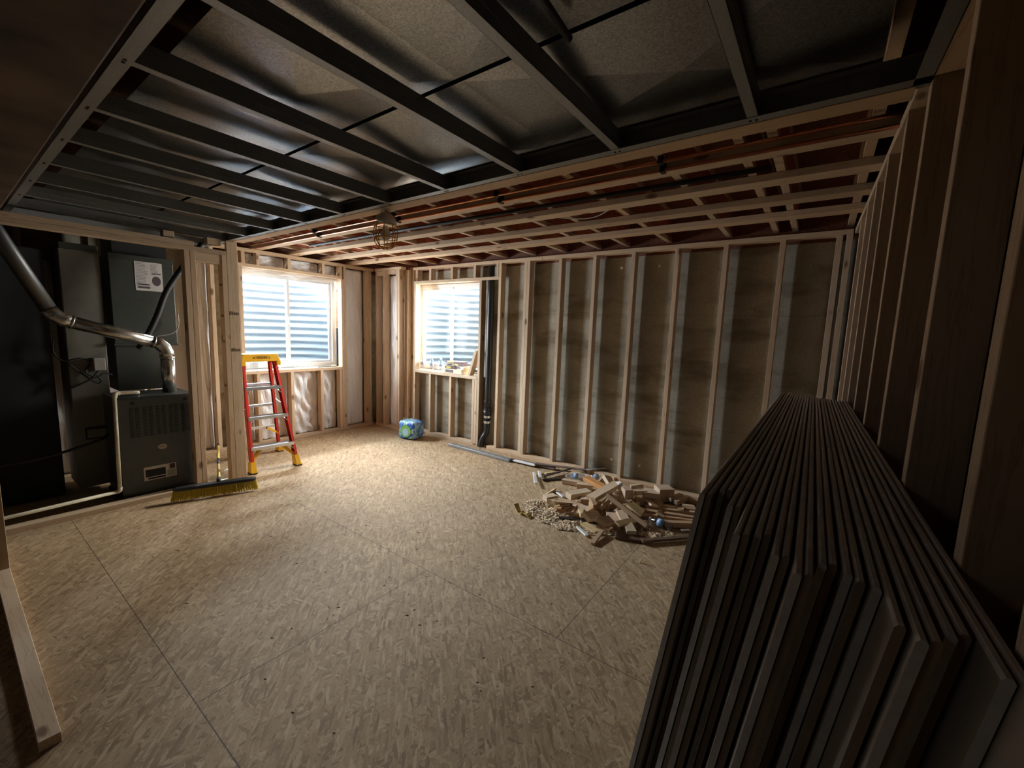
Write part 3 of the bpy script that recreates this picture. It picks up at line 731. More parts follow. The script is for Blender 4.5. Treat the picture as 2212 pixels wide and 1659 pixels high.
def yz_text(name, txt, x, y, z, size, mat, parent, flip=False):
    cu = bpy.data.curves.new(name, 'FONT'); cu.body = txt; cu.size = size; cu.extrude = 0.0003; cu.align_x = 'CENTER'; cu.align_y = 'CENTER'
    o = bpy.data.objects.new(name, cu); COL.objects.link(o)
    dg = bpy.context.evaluated_depsgraph_get(); dg.update()
    me = bpy.data.meshes.new_from_object(o.evaluated_get(dg)); me.name = name
    bpy.data.objects.remove(o); bpy.data.curves.remove(cu); me.materials.clear(); me.materials.append(mat)
    o = bpy.data.objects.new(name, me); COL.objects.link(o)
    o.rotation_euler = (PI / 2, 0, PI / 2); o.location = (x, y, z)
    if parent: o.parent = parent; o.matrix_parent_inverse = root_inv(parent)
    return o
lb = box('rating_label', (fx + .0005, -3.10, .135), (fx + .0015, -2.88, .252), PAPER, dr, 0)
box('label_window', (fx + .0016, -3.09, .165), (fx + .0022, -2.955, .228), BLACK, lb, 0); box('label_window', (fx + .0016, -2.925, .205), (fx + .0022, -2.888, .248), plain('label_red', (.08, .03, .03), .6), lb, 0)
box('label_window', (fx + .0016, -3.075, .143), (fx + .0022, -2.955, .158), BLACK, lb, 0)
box('label_window', (fx + .0016, -2.945, .143), (fx + .0022, -2.885, .197), plain('label_green', (.36, .38, .27), .6), lb, 0)

pl = thing('supply_plenum', (-1.9, -2.93, 0.85), 'grey sheet-metal plenum standing on the furnace', 'plenum')
box('lower_box', (-2.12, -3.13, 0.852), (-1.72, -2.745, 1.26), PLEN, pl, 0.004)
box('upper_box', (-2.12, -3.135, 1.262), (-1.70, -2.695, 2.02), PLEN, pl, 0.004)
box('seam_rail', (-1.698, -3.135, 1.985), (-1.69, -2.695, 2.03), PLEN, pl, .001); box('seam_rail', (-1.698, -3.14, 1.25), (-1.688, -2.69, 1.268), PLEN, pl, .001)
box('plenum_collar', (-2.12, -3.10, 2.02), (-1.74, -2.73, 2.26), BLACK, pl, 0)
bp = thing('return_drop', (-1.8, -3.31, 0.0), 'beige sheet-metal return duct panel left of the furnace', 'duct')
box('duct_body', (-2.1, -3.42, 0.05), (-1.72, -3.185, 2.02), PANEL, bp, 0.004)
box('duct_collar', (-1.722, -3.415, 2.02), (-2.1, -3.19, 2.07), PLEN, bp, 0.003)
box('filter_frame', (-1.72, -3.36, 0.46), (-1.705, -3.19, 0.56), BLACK, bp, .002); box('filter_door', (-1.72, -3.35, 0.475), (-1.70, -3.2, 0.545), PANEL, bp, .002)
box('junction_box', (-1.72, -3.28, 1.045), (-1.66, -3.21, 1.15), plain('steel_box', (.38, .36, .32), .5), bp, .003)
for pts in ([(-1.70, -3.29, 1.12), (-1.68, -3.36, 1.15), (-1.69, -3.45, 1.13), (-1.70, -3.50, 1.2), (-1.7, -3.49, 1.32)], [(-1.69, -3.25, 1.05), (-1.68, -3.30, 0.98), (-1.69, -3.38, .93), (-1.7, -3.44, .90)],
            [(-1.69, -3.30, 1.10), (-1.67, -3.33, 1.03), (-1.67, -3.27, .99), (-1.68, -3.22, 1.02), (-1.69, -3.17, 1.0)], [(-1.69, -3.42, 1.10), (-1.68, -3.35, 1.02), (-1.68, -3.27, .94), (-1.68, -3.24, .96), (-1.68, -3.27, 1.0)]):
    tube('cable', smooth_path(pts), 0.0065, BLACK, bp, 8)
pst = thing('notice_sheet', (-1.695, -2.87, 1.87), 'white printed installer notice taped on the plenum', 'notice')
def tilt_quad(bm, y0_, y1_, z0_, z1_, x, mi=0): return add_box(bm, (x, y0_, z0_), (x + .0008, y1_, z1_), mi)
box('sheet', (-1.6995, -2.970, 1.735), (-1.698, -2.778, 2.0), PAPER, pst, 0)
bm = bmesh.new(); r = random.Random(4)
for k in range(17):
    z = 1.975 - k * 0.0125; w = r.uniform(.06, .085)
    add_box(bm, (-1.6979, -2.962, z), (-1.6975, -2.962 + w, z + .0045))
for k in range(9):
    z = 1.968 - k * 0.011; w = r.uniform(.03, .055); add_box(bm, (-1.6979, -2.86, z), (-1.6975, -2.86 + w, z + .004))
put('print', bm, plain('grey_print', (.30, .26, .26), .8), pst)
bm = bmesh.new(); vs = [bm.verts.new((-1.6973, -2.822 + .030 * math.cos(2 * PI * k / 24), 1.825 + .042 * math.sin(2 * PI * k / 24))) for k in range(24)]; bm.faces.new(vs)
add_box(bm, (-1.6979, -2.85, 1.885), (-1.6975, -2.79, 1.893)); add_box(bm, (-1.6979, -2.955, 1.785), (-1.6975, -2.87, 1.794)); add_box(bm, (-1.6979, -2.955, 1.755), (-1.6975, -2.87, 1.772))
put('print', bm, plain('dark_print', (.10, .08, .09), .8), pst)

fl = thing('flue_pipe', (-1.5, -2.83, 0.85), 'shiny galvanised flue pipe rising from the furnace and running left', 'flue pipe')
tube('riser', [(-1.46, -2.842, 0.85), (-1.46, -2.842, 1.16)], 0.050, GALVP, fl, 24)
tube('elbow', [(-1.46, -2.842, 1.155), (-1.46, -2.845, 1.20), (-1.462, -2.862, 1.245), (-1.464, -2.892, 1.277), (-1.466, -2.93, 1.292)], 0.052, GALVP, fl, 24)
tube('run', [(-1.466, -2.92, 1.29), (-1.485, -3.42, 1.445)], 0.049, GALVP, fl, 24)
tube('elbow', [(-1.485, -3.41, 1.442), (-1.49, -3.455, 1.458), (-1.49, -3.50, 1.49), (-1.49, -3.53, 1.535)], 0.052, GALVP, fl, 24)
tube('rise', [(-1.49, -3.525, 1.53), (-1.50, -3.75, 2.08), (-1.5, -3.84, 2.3)], 0.049, DKPIPE, fl, 24)
for p, q in (((-1.46, -2.842, 1.150), (-1.46, -2.842, 1.162)), ((-1.466, -2.925, 1.290), (-1.466, -2.935, 1.293)), ((-1.485, -3.405, 1.440), (-1.4852, -3.417, 1.4437))):
    tube('crimp_ring', [p, q], 0.054, GALVP, fl, 24)
hs = tag(tube('flexible_line', smooth_path([(-1.56, -2.50, 2.2), (-1.56, -2.60, 2.06), (-1.56, -2.72, 1.87), (-1.56, -2.80, 1.72), (-1.56, -2.87, 1.52), (-1.57, -2.95, 1.33), (-1.60, -3.00, 1.23)], 8), 0.024, BLACK, None, 16, None), 'black foam-covered refrigerant line slanting down in front of the plenum', 'pipe')
tag(tube('thin_cable', smooth_path([(-1.66, -2.69, 1.55), (-1.66, -2.695, 1.42), (-1.66, -2.75, 1.36), (-1.67, -2.86, 1.335)]), 0.004, GREYSTRIP, None, 8), 'thin grey cable curving across the plenum below the notice', 'cable')
pv = thing('condensate_pipe', (-1.21, -3.3, 0), 'cream plastic condensate pipe bent around the furnace to the floor', 'pipe')
tube('upper_pipe', smooth_path([(-1.45, -3.06, 0.865), (-1.30, -3.12, 0.888), (-1.22, -3.24, 0.900)], 6), 0.013, PVC, pv)
tube('elbow_joint', smooth_path([(-1.23, -3.225, .899), (-1.205, -3.25, .899), (-1.20, -3.256, .87)], 5), 0.017, PVC, pv)
tube('down_pipe', [(-1.20, -3.256, 0.89), (-1.20, -3.268, 0.13)], 0.013, PVC, pv)
tube('elbow_joint', [(-1.20, -3.267, 0.15), (-1.20, -3.270, 0.125), (-1.20, -3.29, .115)], 0.017, PVC, pv)
tube('floor_pipe', [(-1.20, -3.27, 0.118), (-1.20, -3.90, 0.098), (-1.2, -4.3, .09)], 0.013, PVC, pv)
tag(tube('drain_hose', smooth_path([(-1.50, -3.262, .53), (-1.45, -3.32, .50), (-1.4, -3.6, .44), (-1.40, -3.85, .42)]), 0.011, BLACK, None, 10), 'black hose running left from the furnace at knee height', 'hose')
vl = thing('gas_valve', (-1.30, -3.87, 0.5), 'small brass valve at the left edge of the closet', 'valve')
tube('valve_body', [(-1.30, -3.86, 0.50), (-1.30, -3.86, 0.54)], 0.012, plain('brass', (.6, .42, .16), .3, 1.0), vl, 12); tube('valve_lever', [(-1.295, -3.86, 0.54), (-1.29, -3.87, .57)], 0.006, plain('brass_lever', (.7, .5, .2), .3, .8), vl, 8)
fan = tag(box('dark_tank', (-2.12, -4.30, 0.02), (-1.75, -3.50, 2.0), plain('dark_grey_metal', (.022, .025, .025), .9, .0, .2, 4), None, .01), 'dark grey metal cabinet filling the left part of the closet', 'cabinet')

# ------------------------------------------------------------------ step ladder
LD = thing('step_ladder', (-1.52, -2.02, 0), 'red fibreglass step ladder with yellow top standing by the left window', 'ladder')
FL_, FR_ = Vector((-1.235, -2.295, 0)), Vector((-1.19, -1.850, 0)); RR_, RL_ = Vector((-1.83, -1.735, 0)), Vector((-1.865, -2.15, 0))
TL_, TR_ = Vector((-1.475, -2.255, 1.115)), Vector((-1.455, -1.935, 1.115)); TRR, TRL = Vector((-1.53, -1.945, 1.10)), Vector((-1.55, -2.245, 1.10))
def rail(name, p, q, inward, mat, w=0.062, d=0.024, t=0.005, fwd=Vector((1, 0, 0))):
    """channel rail from p to q; web on the outside, flanges pointing inward"""
    p, q = Vector(p), Vector(q); ax = (q - p).normalized(); n = Vector(inward).normalized(); n = (n - ax * n.dot(ax)).normalized(); f = ax.cross(n).normalized()
    bm = bmesh.new()
    def slab(f0, f1, n0, n1):
        a = [bm.verts.new(b + f * ff + n * nn) for b in (p, q) for ff, nn in ((f0, n0), (f1, n0), (f1, n1), (f0, n1))]
        for i in range(4): bm.faces.new((a[i], a[(i + 1) % 4], a[4 + (i + 1) % 4], a[4 + i]))
        bm.faces.new(a[:4][::-1]); bm.faces.new(a[4:])
    slab(-w / 2, w / 2, 0, t); slab(-w / 2, -w / 2 + t, 0, d); slab(w / 2 - t, w / 2, 0, d)
    return put(name, bm, mat, LD)
def lerp(a, b, t): return a + (b - a) * t
up = 0.06 / 1.12
rail('front_rail', lerp(FL_, TL_, up), TL_, (0, 1, 0), RED); rail('front_rail', lerp(FR_, TR_, up), TR_, (0, -1, 0), RED)
rail('rear_rail', lerp(RL_, TRL, up), TRL, (0, 1, 0), RED, .045); rail('rear_rail', lerp(RR_, TRR, up), TRR, (0, -1, 0), RED, .045)
for a, b, ins in ((FL_, TL_, 1), (FR_, TR_, -1), (RL_, TRL, 1), (RR_, TRR, -1)):
    bm = bmesh.new(); vs = []
    for t_, hw, hd in ((0.012 / 1.12, .045, .026), (up + .05, .036, .019)):
        c_ = lerp(a, b, t_) + Vector((0, ins * .012, 0))
        vs.append([bm.verts.new(c_ + Vector((sx * hw, sy * hd, 0))) for sx, sy in ((-1, -1), (1, -1), (1, 1), (-1, 1))])
    for i in range(4): bm.faces.new((vs[0][i], vs[0][(i + 1) % 4], vs[1][(i + 1) % 4], vs[1][i]))
    bm.faces.new(vs[0][::-1]); bm.faces.new(vs[1]); ft = put('foot', bm, YEL, LD)
    bm = bmesh.new(); c_ = a + Vector((0, ins * .012, 0)); add_box(bm, c_ + Vector((-.047, -.028, 0)), c_ + Vector((.047, .028, .012))); put('tread_pad', bm, BLACK, ft)
for k, t_ in enumerate((0.225, 0.490, 0.752)):
    a, b = lerp(FL_, TL_, t_) + Vector((0, .006, 0)), lerp(FR_, TR_, t_) + Vector((0, -.006, 0))
    bm = bmesh.new(); dx = (b - a)
    for s0, s1, z0, z1 in ((-.04, .04, .0, .004), (-.04, -.036, -.028, .0), (.036, .04, -.028, .0)):
        add = [bm.verts.new(p + Vector((sx, 0, z))) for p in (a, b) for sx, z in ((s0, z0), (s1, z0), (s1, z1), (s0, z1))]
        for i in range(4): bm.faces.new((add[i], add[(i + 1) % 4], add[4 + (i + 1) % 4], add[4 + i]))
        bm.faces.new(add[:4][::-1]); bm.faces.new(add[4:])
    for i in range(7):
        s = -.034 + i * .0105
        add_tube(bm, [a + Vector((s, 0, .0045)), b + Vector((s, 0, .0045))], .0015, 5)
    stp = put('step', bm, ALU, LD)
    for e, ins in ((a, 1), (b, -1)):
        bm = bmesh.new(); add_tube(bm, [e + Vector((.03, ins * .055, -.02)), e + Vector((.032, ins * .004, -.07))], .005, 6); put('step_brace', bm, ALU, LD)
for t_ in (0.30, 0.54, 0.76):
    a, b = lerp(RL_, TRL, t_), lerp(RR_, TRR, t_)
    bm = bmesh.new(); add_box(bm, (min(a.x, b.x) - .004, a.y + .006, a.z - .010), (max(a.x, b.x) + .004, b.y - .006, a.z + .014)); put('rear_bar', bm, ALU, LD)
for e0, e1 in (((lerp(RR_, TRR, .60)), lerp(FR_, TR_, .56)), ((lerp(RL_, TRL, .60)), lerp(FL_, TL_, .56))):
    bm = bmesh.new(); add_tube(bm, [e0, e1], .006, 6); put('spreader', bm, ALU, LD)
# yellow corner braces
def brace(p, q, w=.03):
    p, q = Vector(p), Vector(q); bm = bmesh.new(); m_ = (p + q) / 2 + Vector((0, 0, .0))
    d = (q - p).normalized(); n = Vector((-.04, 0, 0)); s = d.cross(Vector((1, 0, 0))).normalized() * w / 2
    vs = [bm.verts.new(a + b_ + c_) for a in (p, q) for b_, c_ in ((s, n * .0), (-s, n * .0), (-s, n), (s, n))]
    for i in range(4): bm.faces.new((vs[i], vs[(i + 1) % 4], vs[4 + (i + 1) % 4], vs[4 + i]))
    bm.faces.new(vs[:4][::-1]); bm.faces.new(vs[4:]); put('corner_brace', bm, YEL, LD, bev=.003)
a, b = lerp(FL_, TL_, .105), lerp(FL_, TL_, .205); brace(a + Vector((0.01, .02, 0)), b + Vector((0.0, .115, 0)))
a, b = lerp(FR_, TR_, .105), lerp(FR_, TR_, .205); brace(a + Vector((0.01, -.02, 0)), b + Vector((0.0, -.115, 0)))
a, b = lerp(RR_, TRR, .215), lerp(RR_, TRR, .295); brace(a + Vector((0.022, .004, 0)), b + Vector((0.022, -.125, 0)), .026)
# top cap
bm = bmesh.new()
vs = [bm.verts.new(p) for p in ((-1.40, -2.275, 1.095), (-1.40, -1.900, 1.095), (-1.605, -1.915, 1.095), (-1.615, -2.27, 1.095), (-1.415, -2.262, 1.172), (-1.415, -1.922, 1.172), (-1.59, -1.93, 1.172), (-1.60, -2.258, 1.172))]
for f in ((0, 3, 2, 1), (4, 5, 6, 7), (0, 1, 5, 4), (1, 2, 6, 5), (2, 3, 7, 6), (3, 0, 4, 7)): bm.faces.new([vs[i] for i in f])
cap = put('top_cap', bm, YEL, LD, bev=.006)
bm = bmesh.new()
add_box(bm, (-1.398, -2.278, 1.055), (-1.50, -2.235, 1.10)); add_box(bm, (-1.398, -1.942, 1.055), (-1.50, -1.898, 1.10)); put('cap_ear', bm, YEL, cap, bev=.006)
bm = bmesh.new()
def ell(bm, cy, cz, ry, rz, x, th=.0012):
    vs = [bm.verts.new((x, cy + ry * math.cos(2 * PI * k / 32), cz + rz * math.sin(2 * PI * k / 32))) for k in range(32)]
    bm.faces.new(vs); r_ = bmesh.ops.extrude_face_region(bm, geom=list(bm.faces)[-1:]); bmesh.ops.translate(bm, vec=(th, 0, 0), verts=[v for v in r_['geom'] if isinstance(v, bmesh.types.BMVert)])
ell(bm, -2.085, 1.133, .082, .018, -1.4065); lg = put('logo_plate', bm, BLACK, cap)
lg.rotation_euler = (0, 0, 0)
bm = bmesh.new(); ell(bm, -2.085, 1.133, .074, .0135, -1.4052); put('logo_field', bm, YEL, lg)
tx = yz_text('logo_text', 'WERNER', -1.4034, -2.085, 1.1325, .026, BLACK, lg)

# ------------------------------------------------------------------ push broom
BR = thing('push_broom', (-0.95, -2.69, 0), 'push broom with yellow bristles and yellow handle lying against the closet plate', 'broom')
A_, B_ = Vector((-1.0, -2.985, 0.098)), Vector((-0.80, -2.43, 0.098)); dB = (B_ - A_).normalized(); nB = Vector((dB.y, -dB.x, 0))
bm = bmesh.new(); n = 28
prof = [(-.030, -.012), (.028, -.014), (.032, -.002), (.022, .010), (-.028, .014)]
rings = []
for i in range(n + 1):
    t_ = i / n; p = lerp(A_, B_, t_); s = min(1, math.sqrt(max(0.02, 1 - abs(2 * t_ - 1) ** 10)))
    rings.append([bm.verts.new(p + nB * a * 1.0 + Vector((0, 0, b * s))) for a, b in prof])
for a, b in zip(rings, rings[1:]):
    for i in range(5): bm.faces.new((a[i], a[(i + 1) % 5], b[(i + 1) % 5], b[i]))
bm.faces.new(rings[0][::-1]); bm.faces.new(rings[-1]); put('broom_block', bm, BLACK, BR)
bm = bmesh.new(); r = random.Random(8)
for i in range(96):
    t_ = (i + .5) / 96
    for row in range(3):
        p = lerp(A_, B_, t_) + nB * (-.010 + row * .012) + Vector((0, 0, -.012)); sp = 0.012 * (t_ - .5) * 2
        q = p + nB * (.038 + row * .006 + r.uniform(-.004, .004)) + dB * (sp + r.uniform(-.004, .004)) + Vector((0, 0, -.062 - row * .004 + r.uniform(-.004, .003)))
        if q.z < .004: q.z = .004
        add_tube(bm, [p, q], .0024, 4, True, [.0024, .0034])
tag(put('bristles', bm, YEL2, BR), kind='stuff')
mid = lerp(A_, B_, .53)
h0 = mid + nB * -.015 + Vector((0, 0, .01)); h1 = Vector((-2.14, -2.262, .118)); hd_ = (h1 - h0)
tube('handle_socket', [h0, h0 + hd_ * .07], .017, BLACK, BR)
tube('handle', [h0 + hd_ * .04, h0 + hd_ * .96], .0125, HANDLE, BR)
tube('handle_label', [h0 + hd_ * .40, h0 + hd_ * .55], .0132, plain('navy_label', (.05, .05, .09), .4), BR)
tube('handle_tip', [h0 + hd_ * .95, h1], .0145, BLACK, BR)

# ------------------------------------------------------------------ packed drinks in blue film near the corner
PK = thing('wrapped_pack', (-1.22, -0.32, 0), 'blue and green film-wrapped pack of rolls on the floor in the far corner', 'pack')
m, nt, bs = new_mat('printed_film')
v = coords(nt, (1, 1, 1)); nn = noise(nt, v, 13, 3, .6)
nt.links.new(ramp(nt, nn, [(0.34, (0.03, 0.10, 0.42)), (0.48, (0.06, 0.22, 0.60)), (0.54, (0.45, 0.62, 0.80)), (0.60, (0.20, 0.45, 0.15)), (0.70, (0.05, 0.25, 0.55))]), bs.inputs['Base Color'])
bs.inputs['Roughness'].default_value = .22; bump(nt, bs, noise(nt, v, 30, 4), .6, .01)
bm = bmesh.new(); nlat, nlon = 20, 40
def pk(u, v_):
    a = 2 * PI * u; b = PI * (v_ - .5)
    e = .28
    def sg(x, p): return math.copysign(abs(x) ** p, x)
    x = sg(math.cos(b), e) * sg(math.cos(a), e); y = sg(math.cos(b), e) * sg(math.sin(a), e); z = sg(math.sin(b), e)
    w = .006 * math.sin(9 * x + 13 * z) * math.sin(11 * y + 5)
    p = Vector((x * (.135 + w), y * (.115 + w), .125 + z * (.12 + w * (z > 0))))
    return Matrix.Rotation(math.radians(12), 3, 'Z') @ p + Vector((-1.20, -.30, .002))
grid_surface(bm, pk, nlon, nlat); bmesh.ops.remove_doubles(bm, verts=bm.verts, dist=.0005); put('film_body', bm, m, PK, smooth=True)
R12 = Matrix.Rotation(math.radians(12), 3, 'Z')
def pkd(cx_, cz, rx, rz, mat, nm, off):
    bm = bmesh.new(); vs = [bm.verts.new(R12 @ Vector((cx_ + rx * math.cos(2 * PI * k / 28), -.122 - off, cz + rz * math.sin(2 * PI * k / 28))) + Vector((-1.20, -.30, 0))) for k in range(28)]
    bm.faces.new(vs); r_ = bmesh.ops.extrude_face_region(bm, geom=list(bm.faces)); bmesh.ops.translate(bm, vec=(0, .003, 0), verts=[v for v in r_['geom'] if isinstance(v, bmesh.types.BMVert)]); put(nm, bm, mat, PK)
pkd(.0, .12, .082, .08, plain('film_green', (.22, .55, .12), .3), 'green_roundel', .0); pkd(.0, .105, .05, .05, plain('film_blue', (.40, .62, .80), .3), 'blue_roundel', .002)
tube('film_tuft', [R12 @ Vector((-.08, -.02, .235)) + Vector((-1.2, -.3, 0)), R12 @ Vector((-.10, -.02, .275)) + Vector((-1.2, -.3, 0))], .02, CLEAR, PK, 8, [.012, .03])

# ------------------------------------------------------------------ things on the back window sill
def bottle(name, loc, label, rot=None, label_col=None, h=.19, r=.031, group=None):
    t = thing(name, loc, label, 'bottle', group, rot)
    inv = MW[t.name]
    def place(bm): bmesh.ops.transform(bm, matrix=inv, verts=bm.verts)
    bm = bmesh.new(); add_lathe(bm, [(.0, 0), (r * .8, .0), (r, .008), (r, h * .28), (r * .93, h * .31), (r, h * .34), (r, h * .62), (r * .9, h * .70), (r * .45, h * .86), (.0125, h * .9), (.0125, h * .97)], (0, 0, 0), 20); place(bm); put('bottle_body', bm, CLEAR, t, smooth=True)
    bm = bmesh.new(); add_lathe(bm, [(.0145, h * .935), (.0145, h), (.0, h)], (0, 0, 0), 16); place(bm); put('bottle_cap', bm, WHITE, t)
    bm = bmesh.new(); add_lathe(bm, [(r * 1.015, h * .36), (r * 1.015, h * .58)], (0, 0, 0), 20); bm.faces.ensure_lookup_table()
    place(bm); put('bottle_label', bm, label_col or LBL, t, smooth=True)
    return t
LBL = plain('bottle_label_grey', (.42, .48, .60), .4, var=.3, scale=60); LBLB = plain('bottle_label_blue', (.28, .45, .74), .4, var=.4, scale=60)
for k, x in enumerate((-1.425, -1.243, -1.058)):
    bottle('water_bottle', (x, 0.10, 0.9025), 'clear water bottle on the back window sill, %s of three' % ['leftmost', 'middle', 'rightmost'][k], group='water bottles on the sill')
BXC = plain('box_cream', (.72, .68, .52), .6, var=.1); BXD = plain('box_dark', (.16, .10, .11), .6, var=.3, scale=50); BXY = plain('box_yellow', (.8, .66, .12), .5)
bxs = [(-.765, .10, .9025, .32, .16, .062, 4, BXC, 'cream flat box at the bottom left of the pile on the back window sill'),
       (-.63, .12, .965, .16, .15, .040, -12, BXC, 'small cream box on the right of the sill pile'),
       (-.82, .10, .966, .17, .14, .036, 8, BXD, 'dark printed box lying in the middle of the sill pile'),
       (-.68, .11, 1.008, .15, .13, .034, -6, BXD, 'brown printed box on the upper right of the sill pile'),
       (-.82, .11, 1.004, .16, .13, .034, 14, BXC, 'cream printed box on the upper left of the sill pile'),
       (-.77, .11, 1.044, .30, .13, .020, -3, BXD, 'thin dark box on top of the sill pile')]
for x, y, z, w, d_, h_, rt, mt, lbl in bxs:
    t = thing('small_box', (x, y, z), lbl, 'box', 'boxes piled on the window sill', (0, 0, math.radians(rt))); M_ = MW[t.name]
    bm = bmesh.new(); add_box(bm, (-w / 2, -d_ / 2, 0), (w / 2, d_ / 2, h_)); bmesh.ops.transform(bm, matrix=M_, verts=bm.verts); put('carton', bm, mt, t, bev=.001)
    bm = bmesh.new(); add_box(bm, (-w * .38, -d_ / 2 - .0008, h_ * .2), (w * .05, -d_ / 2, h_ * .8)); bmesh.ops.transform(bm, matrix=M_, verts=bm.verts); put('printed_panel', bm, BXY if mt is BXD else BXD, t)
t = thing('wood_offcut', (-.50, .09, .903), 'pine offcut leaning upright against the right jamb of the back window', 'wood offcut', None, (0, math.radians(19), 0)); M_ = MW[t.name]
bm = bmesh.new(); add_box(bm, (-.012, -.04, 0), (.026, .045, .36)); bmesh.ops.transform(bm, matrix=M_, verts=bm.verts)
for v in bm.verts:
    pass
o = put('offcut_body', bm, WZ, t, bev=.002)
bottle('clear_bag_bottle', (-.42, .14, .9025), 'empty clear bottle at the right end of the sill behind the offcut', h=.12, r=.035)

# things on the left window sill
t = tag(box('plastic_tub', (-2.33, -1.80, .9145), (-2.40, -1.73, 1.02), CLEAR, None, .004), 'small clear plastic tub on the left window sill', 'tub')
bm = bmesh.new(); r = random.Random(3)
for k in range(46):
    p = Vector((-2.36 + r.uniform(-.05, .05), -1.33 + r.uniform(-.20, .25), .925 + r.uniform(0, .035)))
    q = p + Vector((r.uniform(-.03, .03), r.uniform(-.05, .05), r.uniform(-.008, .03))); q.z = max(q.z, .918)
    add_tube(bm, [p, (p + q) / 2 + Vector((0, 0, .008)), q], .004, 5)
tag(put('plastic_shreds', bm, WRAP), 'shredded white plastic scraps on the left window sill', 'plastic scraps', kind='stuff')
tag(box('pry_strip', (-2.27, -1.0, .9145), (-2.285, -.72, .924), DKRED, None, .001), 'thin dark strip lying on the right end of the left sill', 'strip')
bm = bmesh.new(); add_box(bm, (-2.335, -.69, .92), (-2.355, -.665, 1.45)); tag(put('dark_batten', bm, DKSTRIP), 'dark narrow strip standing at the right jamb of the left window', 'strip')

# ------------------------------------------------------------------ drywall stack
NSH = 26; th = 0.0101; lean = math.atan(0.139)
ORD = ['first', 'second', 'third', 'fourth', 'fifth', 'sixth', 'seventh', 'eighth', 'ninth', 'tenth', 'eleventh', 'twelfth', 'thirteenth', 'fourteenth', 'fifteenth', 'sixteenth', 'seventeenth', 'eighteenth', 'nineteenth', 'twentieth', 'twenty-first', 'twenty-second', 'twenty-third', 'twenty-fourth', 'twenty-fifth', 'twenty-sixth']
#  near ends of the sheets, read along the stack from the floor side to the wall side
nearY = [-3.20, -3.195, -3.145, -3.14, -3.228, -3.222, -3.343, -3.338, -3.318, -3.314, -3.380, -3.374, -3.416, -3.410, -3.364, -3.356, -3.374, -3.386, -3.392, -3.466, -3.482, -3.474, -3.450, -3.440, -3.500, -3.60]
farY = [-1.12, -1.12, -1.10, -1.08, -1.10, -1.14, -1.16, -1.18, -1.18, -1.20, -1.20, -1.22, -1.23, -1.24, -1.24, -1.25, -1.25, -1.26, -1.26, -1.26, -1.25, -1.27, -1.27, -1.28, -1.28, -1.28]
ZT = 1.192
for i in range(NSH):
    yn, yf = nearY[i], farY[i]
    gap = 0.0007 * (i % 2) + 0.0
    # position of the sheet's left top arris; sheets come in taped pairs with a slim dark gap between pairs
    off = i * th + (i // 2) * 0.0030
    bm = bmesh.new(); hgt = 1.207
    ny = 2
    def P(s, y, w): # s along thickness, w along height from the floor
        xt = 3.031 + off + (0.0215 * i / 25) * (-y - 1.2)
        x = xt + s - (hgt - w) * math.sin(lean); z = w * math.cos(lean) + 0.001
        return (x, y, z)
    tt = th - 0.0002
    e = 0.0026    # rounded paper edge
    sect = [(0, 0), (tt, 0), (tt, hgt - e * 1.5), (tt - e, hgt), (e, hgt), (0, hgt - e * 1.5)]
    rings = []
    for y in (yf, yn):
        rings.append([bm.verts.new(P(s, y, w)) for s, w in sect])
    for k in range(6):
        f = bm.faces.new((rings[0][k], rings[0][(k + 1) % 6], rings[1][(k + 1) % 6], rings[1][k]))
        f.material_index = {1: 3, 5: 0}.get(k, 1)
    f = bm.faces.new(rings[0][::-1]); f.material_index = 2; f = bm.faces.new(rings[1]); f.material_index = 2
    nm = 'nearest the open floor' if i == 0 else ('against the stud wall' if i == NSH - 1 else 'counted from the floor side of the stack')
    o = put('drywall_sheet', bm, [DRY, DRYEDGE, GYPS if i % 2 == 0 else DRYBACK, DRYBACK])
    tag(o, 'drywall sheet leaning on edge, %s %s' % (ORD[i], nm), 'drywall sheet', 'drywall sheets stacked on edge')

# ------------------------------------------------------------------ scrap pile in front of the back wall
def c8(x, y): return (1100 + x / 5.027, 980 + y / 5.027)
def c2c(x, y): return (960 + x / 3.687, 940 + y / 3.687)
def floor_pt(c, z): return at(c[0], c[1], 'z', z)
def plank(name, a, b, za, zb, w, t_, mat, label, cat='wood offcut', group=None, roll=0.0, cut=0.0):
    """board from photo point a at height za to b at height zb (heights of its axis)"""
    p, q = floor_pt(a, za), floor_pt(b, zb); d = q - p; L = d.length; d.normalize()
    u = d.cross(Vector((0, 0, 1)))
    u.normalize(); v_ = u.cross(d)
    M_ = Matrix((d, u, v_)).transposed() @ Matrix.Rotation(roll, 3, 'X')
    bm = bmesh.new(); vs = add_box(bm, (0, -w / 2, -t_ / 2), (L, w / 2, t_ / 2))
    for vv in vs:
        if vv.co.x > L / 2: vv.co.x += cut * vv.co.y
        else: vv.co.x -= cut * 0.3 * vv.co.y
    o = put(name, bm, mat, bev=min(.0015, t_ * .2)); o.matrix_world = Matrix.Translation(p) @ M_.to_4x4()
    MW[o.name] = o.matrix_world.copy()
    if o.matrix_world: tag(o, label, cat, group)
    # keep the whole board above the floor
    lo = min((o.matrix_world @ v.co).z for v in o.data.vertices)
    if lo < 0.001: o.location.z += 0.001 - lo
    return o
GP = 'wood offcuts in the scrap pile'
